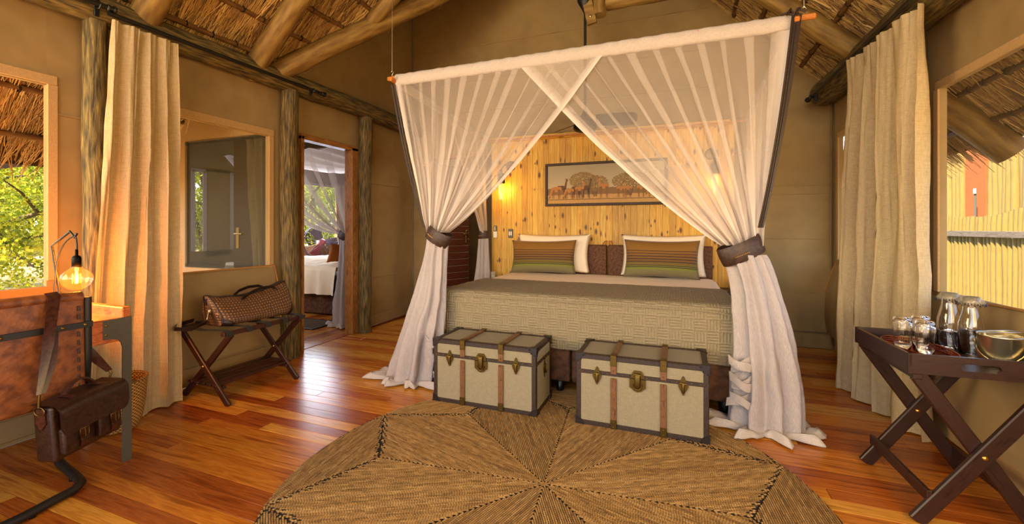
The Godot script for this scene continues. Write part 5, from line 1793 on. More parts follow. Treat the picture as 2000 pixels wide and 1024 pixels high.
	part("glass_stem", stem, mats["thin_glass"], lp)
	var om := OmniLight3D.new()
	om.name = "bulb_light"
	om.position = bx + Vector3(0, 0.87, 0)
	om.light_color = Color(1.0, 0.56, 0.16)
	om.light_energy = 0.55
	om.light_size = 0.02
	om.omni_range = 8.0
	om.omni_attenuation = 2.0
	om.shadow_enabled = true
	lp.add_child(om)

	# leather sling chair, seen from behind
	var ch := thing("sling_chair", "brown leather sling chair on a black tubular frame at the desk", "chair")
	var xb := -2.3
	var lea := MB.new()
	lea.rbox(Vector3.ZERO, Vector3(0.026, 0.42, 0.5), 0.012)
	part("backrest", lea, mats["chair_leather"], ch, Transform3D(Basis(Vector3.BACK, 0.03), Vector3(xb, 0.628, -0.785)))
	var roll := MB.new()
	roll.tube([Vector3(xb - 0.01, 0.834, -1.03), Vector3(xb - 0.01, 0.838, -0.9), Vector3(xb - 0.01, 0.832, -0.54)], 0.022, 10)
	part("top_roll", roll, mats["chair_leather"], ch)
	boxpart("seat", Vector3(-2.52, 0.44, -0.785), Vector3(0.38, 0.03, 0.48), mats["chair_leather"], ch, 0.01)
	for z in [-1.048, -0.525]:
		var fr := MB.new()
		var z2: float = -1.125 if z < -0.8 else -0.5
		var pts := [Vector3(xb - 0.012, 0.83, z), Vector3(xb - 0.01, 0.6, z), Vector3(xb - 0.02, 0.47, z), Vector3(xb - 0.07, 0.425, z), Vector3(-2.66, 0.42, z2), Vector3(-2.72, 0.405, z2), Vector3(-2.75, 0.35, z2), Vector3(-2.745, 0.1, z2), Vector3(-2.73, 0.035, z2), Vector3(-2.68, 0.02, z2)]
		fr.tube(pts, 0.0165, 10)
		part("side_tube", fr, mats["chair_steel"], ch)
	var bs := MB.new()
	bs.tube([Vector3(-2.7, 0.02, -1.125), Vector3(-2.52, 0.02, -1.095), Vector3(-2.46, 0.02, -1.085), Vector3(-2.4, 0.02, -1.07), Vector3(-2.36, 0.02, -1.03), Vector3(-2.345, 0.02, -0.96), Vector3(-2.32, 0.02, -0.86), Vector3(-2.3, 0.02, -0.62), Vector3(-2.36, 0.02, -0.53), Vector3(-2.7, 0.02, -0.5)], 0.0175, 10)
	part("base_tube", bs, mats["chair_steel"], ch)
	for p in [Vector3(-2.5, 0.008, -1.085), Vector3(-2.325, 0.008, -0.89)]:
		var kb := MB.new()
		kb.lathe([Vector2(0, -0.008), Vector2(0.012, -0.008), Vector2(0.012, 0.01), Vector2(0, 0.012)], 10, p)
		part("glide", kb, mats["black"], ch)
	boxpart("steel_strap", Vector3(xb + 0.019, 0.72, -0.785), Vector3(0.007, 0.024, 0.54), mats["chair_steel"], ch, 0.001)
	for z in [-0.62, -0.79, -0.96, -1.03]:
		var rv := MB.new()
		rv.lathe([Vector2(0.007, 0), Vector2(0.005, 0.004), Vector2(0, 0.005)], 8)
		part("rivet", rv, mats["brass"], ch, Transform3D(Basis(Vector3.BACK, -PI / 2), Vector3(xb + 0.022, 0.72, z)))
	var lc := MB.new()
	for k in 11:
		lc.tube([Vector3(xb + 0.016, 0.8 - k * 0.035, -1.01), Vector3(xb + 0.017, 0.78 - k * 0.035, -1.012)], 0.004, 5)
	part("lacing", lc, mats["trim_leather"], ch)

	# satchel hung over the chair's corner
	var sa := thing("satchel", "dark brown leather satchel hanging by its strap from the chair", "bag")
	var o := Vector3(-2.15, 0.245, -0.885)
	var e := Vector3(-0.265, 0.07, -0.96).normalized()
	var up := (Vector3.UP - e * e.y).normalized()
	var nn := e.cross(up).normalized()
	if nn.x < 0.0:
		nn = -nn
	var fx := Transform3D(Basis(e, up, nn), o)
	var W := 0.248
	var H := 0.212
	var D := 0.082
	var bd := MB.new()
	bd.rbox(Vector3(W * 0.5, H * 0.5, -D * 0.5), Vector3(W, H, D), 0.012)
	part("body", bd, mats["satchel"], sa, fx)
	for s in [0.06, 0.185]:
		var pk := MB.new()
		pk.rbox(Vector3(s, 0.072, 0.012), Vector3(0.092, 0.1, 0.028), 0.01)
		part("pocket", pk, mats["satchel"], sa, fx)
	var fp := MB.new()
	fp.sheet(func(u: float, v: float) -> Vector3:
		var s := v * 0.205
		var x := lerpf(-0.004, W + 0.004, u)
		var corner := 0.0
		var du := minf(u, 1.0 - u) * W
		if du < 0.03:
			corner = 0.03 - sqrt(maxf(0.0, 0.0009 - pow(0.03 - du, 2)))
		var e2 := _fold(s * (0.205 - corner) / 0.205, 0.1, 0.03)
		return Vector3(x, H + 0.008 - e2.y, -D - 0.002 + e2.x + (0.024 if e2.y > 0.02 else 0.024 * e2.x / 0.1) + 0.003 * sin(u * 9.0)), 26, 26, 0.25, 0.25)
	part("flap", fp, mats["satchel"], sa, fx)
	for s in [0.075, 0.19]:
		var st := MB.new()
		st.band([Vector3(s, H + 0.002, -D - 0.004), Vector3(s, H + 0.013, -D * 0.5), Vector3(s, H + 0.012, -0.005), Vector3(s, H - 0.02, 0.028), Vector3(s, 0.11, 0.034), Vector3(s, 0.05, 0.034), Vector3(s, 0.03, 0.03)], [Vector3(0.02, 0, 0)], 0.004)
		var so2 := part("strap", st, mats["satchel_strap"], sa, fx)
		var bu := MB.new()
		bu.tube([Vector3(s - 0.015, 0.1, 0.038), Vector3(s + 0.015, 0.1, 0.038), Vector3(s + 0.015, 0.07, 0.038), Vector3(s - 0.015, 0.07, 0.038)], 0.0022, 6, false, 1.0, true)
		bu.tube([Vector3(s, 0.1, 0.04), Vector3(s, 0.066, 0.042)], 0.0018, 6)
		part("buckle", bu, mats["old_brass"], so2, ID, "dull brass buckle")
		var lo := MB.new()
		lo.box(Vector3(s, 0.058, 0.036), Vector3(0.026, 0.008, 0.01), 0.002)
		part("keeper", lo, mats["satchel"], so2)
	var hnd := MB.new()
	hnd.band(bez(Vector3(0.075, H + 0.008, -0.045), Vector3(0.13, H + 0.1, -0.04), Vector3(0.19, H + 0.008, -0.045), 12), [Vector3(0, 0.004, 0.024)], 0.007)
	part("handle", hnd, mats["satchel_strap"], sa, fx)
	var tab := MB.new()
	tab.prism(PackedVector2Array([Vector2(-0.02, 0.05), Vector2(0.02, 0.05), Vector2(0.02, -0.005), Vector2(0.0, -0.03), Vector2(-0.02, -0.005)]), 0.004)
	part("ring_tab", tab, mats["satchel_strap"], sa, fx * Transform3D(Basis(Vector3.UP, -PI / 2), Vector3(-0.001, H - 0.055, -D * 0.5)))
	var dr := MB.new()
	var ring := []
	for k in 14:
		var a := k * TAU / 14
		ring.append(Vector3(-0.006, H - 0.012 + sin(a) * 0.016, -D * 0.5 + cos(a) * 0.022))
	dr.tube(ring, 0.003, 6, false, 1.0, true)
	dr.tube([Vector3(-0.006, H + 0.002, -D * 0.5), Vector3(-0.004, H + 0.03, -D * 0.5), Vector3(-0.002, H + 0.05, -D * 0.5)], 0.0045, 6)
	dr.tube([Vector3(W, H + 0.01, -D * 0.5), Vector3(W + 0.003, H + 0.03, -D * 0.5 + 0.006), Vector3(W, H + 0.04, -D * 0.5)], 0.004, 6)
	part("ring", dr, mats["old_brass"], sa, fx, "dull brass ring and clip")
	var s0: Vector3 = fx * Vector3(-0.002, H + 0.05, -D * 0.5)
	var s1: Vector3 = fx * Vector3(W, H + 0.04, -D * 0.5)
	var tp := Vector3(xb + 0.02, 0.848, -0.935)
	var ss := MB.new()
	ss.band([s0, s0.lerp(tp, 0.5) + Vector3(0.008, 0, 0), tp, Vector3(xb - 0.012, 0.862, -0.937)], [Vector3(0.006, 0, -0.014), Vector3(0, 0.004, -0.034), Vector3(0, 0.004, -0.038), Vector3(0, 0.003, -0.038)], 0.004)
	ss.band([Vector3(xb - 0.012, 0.862, -0.937), Vector3(xb - 0.04, 0.83, -0.945), Vector3(xb - 0.05, 0.66, -1.03), Vector3(xb - 0.02, 0.55, -1.09), s1], [Vector3(0, 0.003, -0.038), Vector3(0, 0.003, -0.038), Vector3(0.0, 0.012, -0.034), Vector3(0.004, 0.01, -0.032), Vector3(0.006, 0.006, -0.018)], 0.004)
	ss.band([s0 + Vector3(0, 0, -0.012), s0.lerp(tp, 0.3) + Vector3(0.002, 0, -0.026), s0.lerp(tp, 0.62) + Vector3(-0.004, 0, -0.016)], [Vector3(0.004, 0, -0.012), Vector3(0.002, 0, -0.02), Vector3(0, 0, -0.028)], 0.004)
	part("shoulder_strap", ss, mats["satchel_strap"], sa)

	# woven basket under the desk
	var bs2 := thing("paper_basket", "round woven seagrass basket on the floor behind the desk leg", "basket", Vector3(-2.91, 0, -1.45))
	var bk2 := MB.new()
	bk2.lathe([Vector2(0, 0.004), Vector2(0.105, 0.002), Vector2(0.125, 0.012), Vector2(0.142, 0.06), Vector2(0.158, 0.15), Vector2(0.166, 0.25), Vector2(0.166, 0.275), Vector2(0.158, 0.275), Vector2(0.15, 0.16), Vector2(0.118, 0.016), Vector2(0, 0.012)], 40, Vector3.ZERO, 0.8, 0.8)
	part("body", bk2, mats["wicker"], bs2)
	var rm := MB.new()
	var rp := []
	for k in 32:
		rp.append(Vector3(cos(k * TAU / 32) * 0.1305, 0.277, sin(k * TAU / 32) * 0.1305))
	rm.tube(rp, 0.008, 7, false, 1.0, true)
	part("rim", rm, mats["wicker"], bs2)
	var hl := MB.new()
	hl.sheet(func(u: float, v: float) -> Vector3:
		var a := lerpf(0.35, 0.95, u)
		var r := 0.1345
		return Vector3(cos(a) * r, lerpf(0.215, 0.245, v), sin(a) * r), 8, 2)
	part("hand_hole", hl, mats["black"], bs2)

func _luggage() -> void:
	var r := thing("luggage_rack", "folding dark wood luggage rack with crossed legs by the left wall", "rack")
	for z in [-1.885, -2.405]:
		bar("leg", Vector3(-2.62, 0.002, z), Vector3(-3.075, 0.45, z), 0.042, 0.02, mats["rack_wood"], r, 0.004)
		bar("leg", Vector3(-3.075, 0.002, z - 0.021), Vector3(-2.625, 0.45, z - 0.021), 0.042, 0.02, mats["rack_wood"], r, 0.004)
		var bo := MB.new()
		bo.lathe([Vector2(0.008, 0), Vector2(0.006, 0.004), Vector2(0, 0.005)], 8)
		part("bolt", bo, mats["bright_brass"], r, Transform3D(Basis(Vector3.RIGHT, PI / 2), Vector3(-2.848, 0.226, z + 0.01)))
	for x in [-2.625, -3.075]:
		bar("top_rail", Vector3(x, 0.456, -1.845), Vector3(x, 0.456, -2.47), 0.024, 0.036, mats["rack_wood"], r, 0.004)
	for k in 5:
		var z := -1.875 - k * 0.138
		var s := MB.new()
		s.band([Vector3(-2.601, 0.442, z), Vector3(-2.602, 0.472, z), Vector3(-2.65, 0.474, z), Vector3(-2.85, 0.462, z), Vector3(-3.05, 0.474, z), Vector3(-3.1, 0.472, z), Vector3(-3.1, 0.442, z)], [Vector3(0, 0, 0.038)], 0.004)
		part("webbing", s, mats["web"], r)
	for k in 5:
		var x := -2.735 - k * 0.058
		bar("shelf_slat", Vector3(x, 0.118, -1.87), Vector3(x, 0.118, -2.44), 0.014, 0.042, mats["rack_wood"], r, 0.003)
	for z in [-1.91, -2.38]:
		bar("shelf_bar", Vector3(-2.69, 0.101, z), Vector3(-3.01, 0.101, z), 0.018, 0.02, mats["rack_wood"], r, 0.002)

	# travel bag
	var b := thing("travel_bag", "brown dotted cloth travel bag with leather handles on the luggage rack", "bag")
	var nz := FastNoiseLite.new()
	nz.seed = 55
	nz.frequency = 1.0
	var f := func(u: float, v: float) -> Vector3:
		var t := u * 2.0 - 1.0
		var z := lerpf(-1.93, -2.44, u)
		var an := v * TAU
		var yr := 0.5 - 0.5 * cos(an)
		var top := 0.172 + 0.05 * t * t + 0.022 * t + 0.01 * nz.get_noise_1d(u * 6.0)
		var en := pow(maxf(0.0, 1.0 - pow(absf(t), 9.0)), 0.5)
		var hw := lerpf(0.15, 0.04, pow(yr, 1.25)) * lerpf(0.25, 1.0, en)
		var sx := signf(sin(an)) * pow(absf(sin(an)), 0.35)
		var wr := 0.012 * nz.get_noise_3d(u * 7.0 + yr * 4.0, yr * 5.0, sx * 2.0) * en
		var push := 0.03 * t * yr
		return Vector3(-2.81 + 0.03 * t + sx * (hw + wr) - 0.04 * yr, 0.476 + yr * top, z - push)
	var bd := MB.new()
	bd.sheet(f, 44, 40, 0.52, 0.62)
	part("body", bd, mats["dots"], b)
	for u in [0.02, 0.98]:
		var en := MB.new()
		var c := Vector3.ZERO
		for k in 20:
			c += f.call(u, k / 20.0) / 20.0
		for k in 20:
			var p: Vector3 = f.call(u, k / 20.0)
			var q: Vector3 = f.call(u, (k + 1) / 20.0)
			if u < 0.5:
				en.tri(c + Vector3(0, 0, 0.012), p, q, Vector2(c.x, c.y), Vector2(p.x, p.y), Vector2(q.x, q.y))
			else:
				en.tri(c - Vector3(0, 0, 0.012), q, p, Vector2(c.x, c.y), Vector2(q.x, q.y), Vector2(p.x, p.y))
		part("end_panel", en, mats["dots"], b)
		var pp := MB.new()
		var ring := []
		for k in 28:
			ring.append(f.call(lerpf(u, 0.5, 0.03), k / 28.0))
		pp.tube(ring, 0.004, 5, false, 1.0, true)
		part("piping", pp, mats["bag_leather"], b)
		for v in [0.09, 0.91]:
			var cp := MB.new()
			cp.sheet(func(a: float, e: float) -> Vector3:
				var vv: float = v + (e - 0.5) * 0.16
				var uu := lerpf(u, lerpf(u, 0.5, 0.26), a * (1.0 - 0.6 * absf(e - 0.5) * 2.0))
				var p: Vector3 = f.call(uu, vv)
				return p + (p - Vector3(-2.84, 0.56, p.z)).normalized() * 0.003, 8, 8)
			part("corner_patch", cp, mats["bag_leather"], b)
	var zp := MB.new()
	var zpts := []
	for k in 15:
		var p: Vector3 = f.call(0.04 + k / 14.0 * 0.92, 0.5)
		zpts.append(p + Vector3(0, 0.004, 0))
	zp.band(zpts, [Vector3(0.05, 0, 0)], 0.004)
	part("zip_band", zp, mats["bag_leather"], b)
	for s in [1, -1]:
		var h := MB.new()
		var a0: Vector3 = f.call(0.36, 0.5 - s * 0.1)
		var a1: Vector3 = f.call(0.82, 0.5 - s * 0.1)
		h.band([a0 + Vector3(s * 0.01, -0.05, 0), a0 + Vector3(s * 0.008, 0, 0), a0.lerp(a1, 0.25) + Vector3(s * 0.02, 0.035, 0), a0.lerp(a1, 0.5) + Vector3(s * 0.02, 0.045, 0), a0.lerp(a1, 0.8) + Vector3(s * 0.02, 0.035, 0), a1 + Vector3(s * 0.008, 0, 0), a1 + Vector3(s * 0.01, -0.05, 0)], [Vector3(0.004, 0.018, 0)], 0.007)
		part("handle", h, mats["bag_leather"], b)
	var tg := MB.new()
	tg.band([Vector3(-2.86, 0.664, -1.93), Vector3(-2.865, 0.655, -1.905), Vector3(-2.865, 0.62, -1.9)], [Vector3(0.02, 0, 0)], 0.003)
	part("zip_tag", tg, mats["bag_leather"], b)
	var st := MB.new()
	st.band([Vector3(-2.83, 0.57, -1.905), Vector3(-2.8, 0.52, -1.87), Vector3(-2.83, 0.485, -1.8), Vector3(-2.95, 0.482, -1.77), Vector3(-3.03, 0.49, -1.83), Vector3(-3.02, 0.5, -1.93)], [Vector3(0.012, 0.024, 0)], 0.004)
	part("shoulder_strap", st, mats["bag_leather"], b)
	var rg := MB.new()
	rg.tube([Vector3(-2.83, 0.6, -1.915), Vector3(-2.82, 0.575, -1.9), Vector3(-2.84, 0.56, -1.905), Vector3(-2.85, 0.585, -1.915)], 0.0035, 6, false, 1.0, true)
	rg.tube([Vector3(-2.83, 0.572, -1.9), Vector3(-2.815, 0.545, -1.885), Vector3(-2.81, 0.53, -1.878)], 0.005, 6)
	part("clip", rg, mats["chrome"], b)


func _trunk(label: String, at: Vector3) -> Node3D:
	var t := thing("steamer_trunk", label, "trunk", at, 0.0, "steamer trunks at the foot of the bed")
	var W := 0.68
	var H := 0.392
	var D := 0.318
	var ls := 0.298
	boxpart("body", Vector3(W * 0.5, ls * 0.5 + 0.002, -D * 0.5), Vector3(W, ls - 0.006, D), mats["linen"], t, 0.004)
	boxpart("lid", Vector3(W * 0.5, (H + ls) * 0.5 + 0.001, -D * 0.5), Vector3(W, H - ls - 0.004, D), mats["linen"], t, 0.006)
	# leather edging
	var ed := MB.new()
	var w := 0.026
	for y in [0.0, H]:
		var yy: float = clampf(y, w * 0.5 - 0.001, H - w * 0.5 + 0.002)
		for z in [0.0, -D]:
			ed.box(Vector3(W * 0.5, yy, z), Vector3(W + 0.006, w, 0.007), 0.002)
			ed.box(Vector3(W * 0.5, y + (0.0005 if y > 0 else 0.0), z + (-w * 0.5 if z == 0.0 else w * 0.5)), Vector3(W + 0.006, 0.006, w), 0.002)
		for x in [0.0, W]:
			ed.box(Vector3(x, yy, -D * 0.5), Vector3(0.007, w, D + 0.006), 0.002)
			ed.box(Vector3(x + (w * 0.5 if x == 0.0 else -w * 0.5), y + (0.0006 if y > 0 else 0.0), -D * 0.5), Vector3(w, 0.006, D + 0.006), 0.002)
	for x in [0.0, W]:
		for z in [0.0, -D]:
			ed.box(Vector3(x + (w * 0.5 - 0.002 if x == 0.0 else 0.002 - w * 0.5), H * 0.5, z), Vector3(w, H - 0.004, 0.006), 0.002)
			ed.box(Vector3(x, H * 0.5, z + (0.002 - w * 0.5 if z == 0.0 else w * 0.5 - 0.002)), Vector3(0.006, H - 0.004, w), 0.002)
	part("leather_edging", ed, mats["trim_leather"], t)
	var sm := MB.new()
	for z in [0.0, -D]:
		sm.box(Vector3(W * 0.5, ls, z), Vector3(W + 0.009, 0.022, 0.008), 0.002)
	for x in [0.0, W]:
		sm.box(Vector3(x, ls, -D * 0.5), Vector3(0.008, 0.022, D + 0.009), 0.002)
	part("seam_strip", sm, mats["trim_leather"], t)
	# leather corner caps
	for x in [0, 1]:
		for y in [0, 1]:
			for z in [0, 1]:
				var cm := MB.new()
				var poly := PackedVector2Array([Vector2(-0.003, -0.003)])
				for k in 7:
					var a := k * PI / 12
					poly.append(Vector2(cos(a), sin(a)) * 0.05 * (1.0 - 0.14 * sin(2.0 * a)))
				cm.prism(poly, 0.004)
				cm.xf = Transform3D(Basis(Vector3.BACK, Vector3.UP, Vector3.LEFT), Vector3.ZERO)
				cm.xf = Transform3D(Basis(Vector3(0, 0, 1), Vector3(0, 1, 0), Vector3(-1, 0, 0)), Vector3(0.0, 0, -0.0))
				cm.prism(poly, 0.004)
				cm.xf = Transform3D(Basis(Vector3(1, 0, 0), Vector3(0, 0, 1), Vector3(0, -1, 0)), Vector3.ZERO)
				cm.prism(poly, 0.004)
				cm.xf = ID
				for q in [Vector3(0.042, 0.008, -0.0055), Vector3(0.008, 0.042, -0.0055), Vector3(0.03, 0.03, -0.0055), Vector3(-0.0055, 0.042, 0.008), Vector3(-0.0055, 0.008, 0.042)]:
					cm.box(q, Vector3(0.007, 0.007, 0.004), 0.0015)
				var sx := 1.0 if x == 0 else -1.0
				var sy := 1.0 if y == 0 else -1.0
				var sz := 1.0 if z == 1 else -1.0
				part("corner_cap", cm, mats["corner_leather"], t, Transform3D(Basis.from_scale(Vector3(sx, sy, sz)), Vector3(-0.004 + x * (W + 0.008), -0.003 + y * (H + 0.007), 0.004 - z * (D + 0.008))))
	# wooden slats with metal ends
	for x in [0.205, 0.463]:
		upright("slat", Vector3(x, ls * 0.5 - 0.005, 0.006), Vector3(0.032, ls - 0.03, 0.01), mats["slat_wood"], t, 0.003)
		upright("slat", Vector3(x, (H + ls) * 0.5 - 0.01, 0.006), Vector3(0.032, H - ls - 0.022, 0.01), mats["slat_wood"], t, 0.003)
		boxpart("slat", Vector3(x, H + 0.006, -D * 0.5), Vector3(0.032, 0.01, D - 0.01), mats["slat_wood"], t, 0.003)
		for q in [[Vector3(x, 0.026, 0.009), Vector3(0.034, 0.05, 0.009)], [Vector3(x, H - 0.018, 0.009), Vector3(0.034, 0.06, 0.009)], [Vector3(x, H + 0.009, -0.012), Vector3(0.034, 0.008, 0.05)], [Vector3(x, H + 0.009, -D + 0.012), Vector3(0.034, 0.008, 0.05)]]:
			boxpart("metal_end", q[0], q[1], mats["old_brass"], t, 0.002)
	# brass studs
	var sd := MB.new()
	var stud := func(p: Vector3) -> void:
		sd.lathe([Vector2(0.0045, -0.001), Vector2(0.003, 0.002), Vector2(0, 0.003)], 6, Vector3.ZERO)
	var sp := []
	for x in [0.02, 0.035, 0.07, 0.145, 0.17, 0.255, 0.285, 0.38, 0.41, 0.505, 0.53, 0.6, 0.645, 0.66]:
		sp.append(Vector3(x, ls, 0.005))
	for x in [0.205, 0.463]:
		for y in [0.012, 0.04, 0.11, 0.19, 0.272, 0.318, H - 0.03, H - 0.008]:
			sp.append(Vector3(x, y, 0.013))
	for p in sp:
		sd.xf = Transform3D(Basis(Vector3.RIGHT, PI / 2), p)
		stud.call(p)
	for z in [-0.02, -0.05, -0.09, -0.13, -0.18, -0.22, -0.27, -0.3]:
		sd.xf = Transform3D(Basis(Vector3.BACK, -PI / 2), Vector3(W + 0.005, ls, z))
		stud.call(Vector3.ZERO)
	part("studs", sd, mats["brass"], t).set_meta("kind", "stuff")
	# side latches and the middle lock
	for x in [0.115, 0.56]:
		var lt := MB.new()
		var pl := PackedVector2Array()
		for k in 24:
			var a := k * TAU / 24
			pl.append(Vector2(sin(a) * (0.019 + 0.006 * cos(4.0 * a)), cos(a) * (0.046 + 0.005 * cos(6.0 * a))))
		lt.prism(pl, 0.005)
		lt.rbox(Vector3(0, -0.012, 0.009), Vector3(0.016, 0.05, 0.012), 0.005, 2)
		lt.tube([Vector3(-0.014, 0.012, 0.008), Vector3(0.014, 0.012, 0.008)], 0.006, 8)
		part("latch", lt, mats["old_brass"], t, Transform3D(Basis.IDENTITY, Vector3(x, ls - 0.015, 0.004)))
	var lk := MB.new()
	var lp := PackedVector2Array([Vector2(-0.042, -0.01), Vector2(-0.042, -0.055), Vector2(-0.03, -0.062), Vector2(-0.018, -0.074), Vector2(0, -0.079), Vector2(0.018, -0.074), Vector2(0.03, -0.062), Vector2(0.042, -0.055), Vector2(0.042, -0.01)])
	lk.prism(lp, 0.005)
	var up := PackedVector2Array()
	for k in 13:
		var a := PI * k / 12
		up.append(Vector2(cos(a) * 0.036, -0.004 + sin(a) * 0.042 * (1.0 + 0.08 * cos(6.0 * a))))
	lk.prism(up, 0.005)
	lk.rbox(Vector3(0, -0.02, 0.012), Vector3(0.03, 0.07, 0.014), 0.006, 2)
	lk.tube([Vector3(-0.016, 0.016, 0.012), Vector3(0.016, 0.016, 0.012)], 0.007, 8)
	var hs := []
	for k in 12:
		var a := PI + PI * k / 11
		hs.append(Vector3(cos(a) * 0.022, -0.035 + sin(a) * 0.028, 0.012))
	lk.tube(hs, 0.0035, 6)
	part("lock", lk, mats["old_brass"], t, Transform3D(Basis.IDENTITY, Vector3(0.332, ls, 0.004)))
	# handle on the right end
	var hd := MB.new()
	var hp := PackedVector2Array()
	for k in 20:
		var a := k * TAU / 20
		hp.append(Vector2(sin(a) * (0.016 + 0.005 * cos(4.0 * a)), cos(a) * (0.055 + 0.006 * cos(6.0 * a))))
	hd.prism(hp, 0.004)
	hd.tube([Vector3(-0.014, 0.02, 0.006), Vector3(-0.016, -0.02, 0.012), Vector3(0, -0.03, 0.014), Vector3(0.016, -0.02, 0.012), Vector3(0.014, 0.02, 0.006)], 0.004, 6)
	part("handle", hd, mats["old_brass"], t, Transform3D(Basis(Vector3.UP, PI / 2), Vector3(W, 0.235, -D * 0.55)))
	return t


func _middle() -> void:
	_trunk("left linen steamer trunk with wooden slats at the foot of the bed", Vector3(-1.45, 0.0165, -2.396))
	var t2 := _trunk("right linen steamer trunk, beside the tied net, at the foot of the bed", Vector3(-0.529, 0.0165, -2.408))
	t2.rotation.y = 0.0

	var pitch := 0.0088
	# round seagrass rug, a star of eight rhombs in a ring of triangles
	var rc := Vector3(-0.536, 0, -1.784)
	var R := 1.135
	var rug := thing("seagrass_rug", "large round woven seagrass rug with a star pattern under the trunks", "rug", rc)
	var bs := MB.new()
	bs.lathe([Vector2(0, 0.001), Vector2(R - 0.012, 0.001), Vector2(R - 0.002, 0.005), Vector2(R - 0.004, 0.011), Vector2(0, 0.011)], 72)
	part("backing", bs, mats["rug_base"], rug)
	var gm := MB.new()
	gm.smooth(true)
	var top := Vector3(0, 0.55, 0)
	var e := [Vector3(-0.5, 0, 0), Vector3(0, 0, 0.5), Vector3(0.5, 0, 0), Vector3(0, 0, -0.5)]
	for k in 4:
		gm.tri(top, e[k], e[(k + 1) % 4])
	var grain := gm.done()
	# four grains of one rope in a row, along x
	var rm := MB.new()
	rm.smooth(true)
	for q in 4:
		var g := rng.randf_range(0.8, 1.2)
		rm.st.set_color(Color(g, g, g))
		rm.xf = Transform3D(Basis(Vector3.UP, -0.2 + rng.randfn(0, 0.05)) * Basis.from_scale(Vector3(0.0185, rng.randf_range(0.0075, 0.0105), pitch * 1.12)), Vector3((q - 1.5) * 0.0105, 0, 0))
		for k in 4:
			rm.tri(top, e[k], e[(k + 1) % 4])
	var strand := rm.done()
	var tones := [Color(0.28, 0.15, 0.045), Color(0.34, 0.19, 0.06), Color(0.22, 0.115, 0.033), Color(0.4, 0.24, 0.09), Color(0.3, 0.165, 0.05), Color(0.15, 0.075, 0.02)]
	for k in 16:
		var kite := k < 8
		var ax := deg_to_rad(-73.0 + 45.0 * (k % 8)) if kite else deg_to_rad(-95.5 + 45.0 * (k % 8))
		# direction of angle a (clockwise from the far side): (sin a, -cos a)
		var dv := Vector2(sin(ax), -cos(ax))
		var tv := Vector2(-dv.y, dv.x)
		var rope := dv if kite else tv
		var acr := tv if kite else dv
		var half := deg_to_rad(22.5)
		var A := Vector2(0.81 * cos(half), 0.81 * sin(half))
		var poly := PackedVector2Array()
		if kite:
			poly = PackedVector2Array([Vector2(0.0, 0.0), A, Vector2(R, 0), Vector2(A.x, -A.y)])
		else:
			poly.append(Vector2(0.81, 0))
			for q in 9:
				var a := lerpf(half, -half, q / 8.0)
				poly.append(Vector2(cos(a), sin(a)) * (R - 0.004))
		var pm := MB.new()
		var ctr := Vector2.ZERO
		for p in poly:
			ctr += p / poly.size()
		var inner := PackedVector2Array()
		for p in poly:
			inner.append(p + (ctr - p).normalized() * 0.006)
		pm.prism(inner, 0.003)
		var px := Transform3D(Basis(Vector3(dv.x, 0, dv.y), Vector3(tv.x, 0, tv.y), Vector3.UP), Vector3(0, 0.011, 0))
		var pn := part("rug_panel", pm, mats["rug_base"], rug, px)
		var where := []
		var tints := []
		var ends := []
		var end_tints := []
		var row := -R
		var inv := px.affine_inverse()
		while row < R:
			var s := rng.randf() * 0.01
			var rt: Color = tones[rng.randi() % 4]
			var pos := -R + s
			while pos < R:
				var along := Vector2(1, 0) if kite else Vector2(0, 1)
				# point in the panel's own plane: x along dv, y along tv
				var q := Vector2(pos, row) if kite else Vector2(row, pos)
				var whole := Geometry2D.is_point_in_polygon(q - along * 0.018, inner) and Geometry2D.is_point_in_polygon(q + along * 0.018, inner)
				if whole:
					var w2 := dv * q.x + tv * q.y
					var flip := 1.0 if rng.randf() < 0.5 else -1.0
					where.append(inv * Transform3D(Basis(Vector3(rope.x, 0, rope.y) * flip, Vector3.UP, Vector3(-rope.y, 0, rope.x) * flip), Vector3(w2.x, 0.0135, w2.y)))
					var c: Color = rt.lerp(tones[rng.randi() % tones.size()], 0.5)
					var g := rng.randf_range(0.85, 1.15)
					tints.append(Color(c.r * g, c.g * g, c.b * g))
					pos += 0.042
				else:
					if Geometry2D.is_point_in_polygon(q, inner):
						var w3 := dv * q.x + tv * q.y
						var dir := rope.rotated(0.2 + rng.randfn(0, 0.06))
						ends.append(inv * Transform3D(Basis(Vector3(dir.x, 0, dir.y) * 0.0185, Vector3.UP * 0.009, Vector3(-dir.y, 0, dir.x) * pitch * 1.12), Vector3(w3.x, 0.0135, w3.y)))
						end_tints.append(rt)
					pos += 0.0105
			row += pitch
		scatter("seagrass_braid", strand, mats["seagrass"], where, tints, pn)
		scatter("seagrass_ends", grain, mats["seagrass"], ends, end_tints, pn)


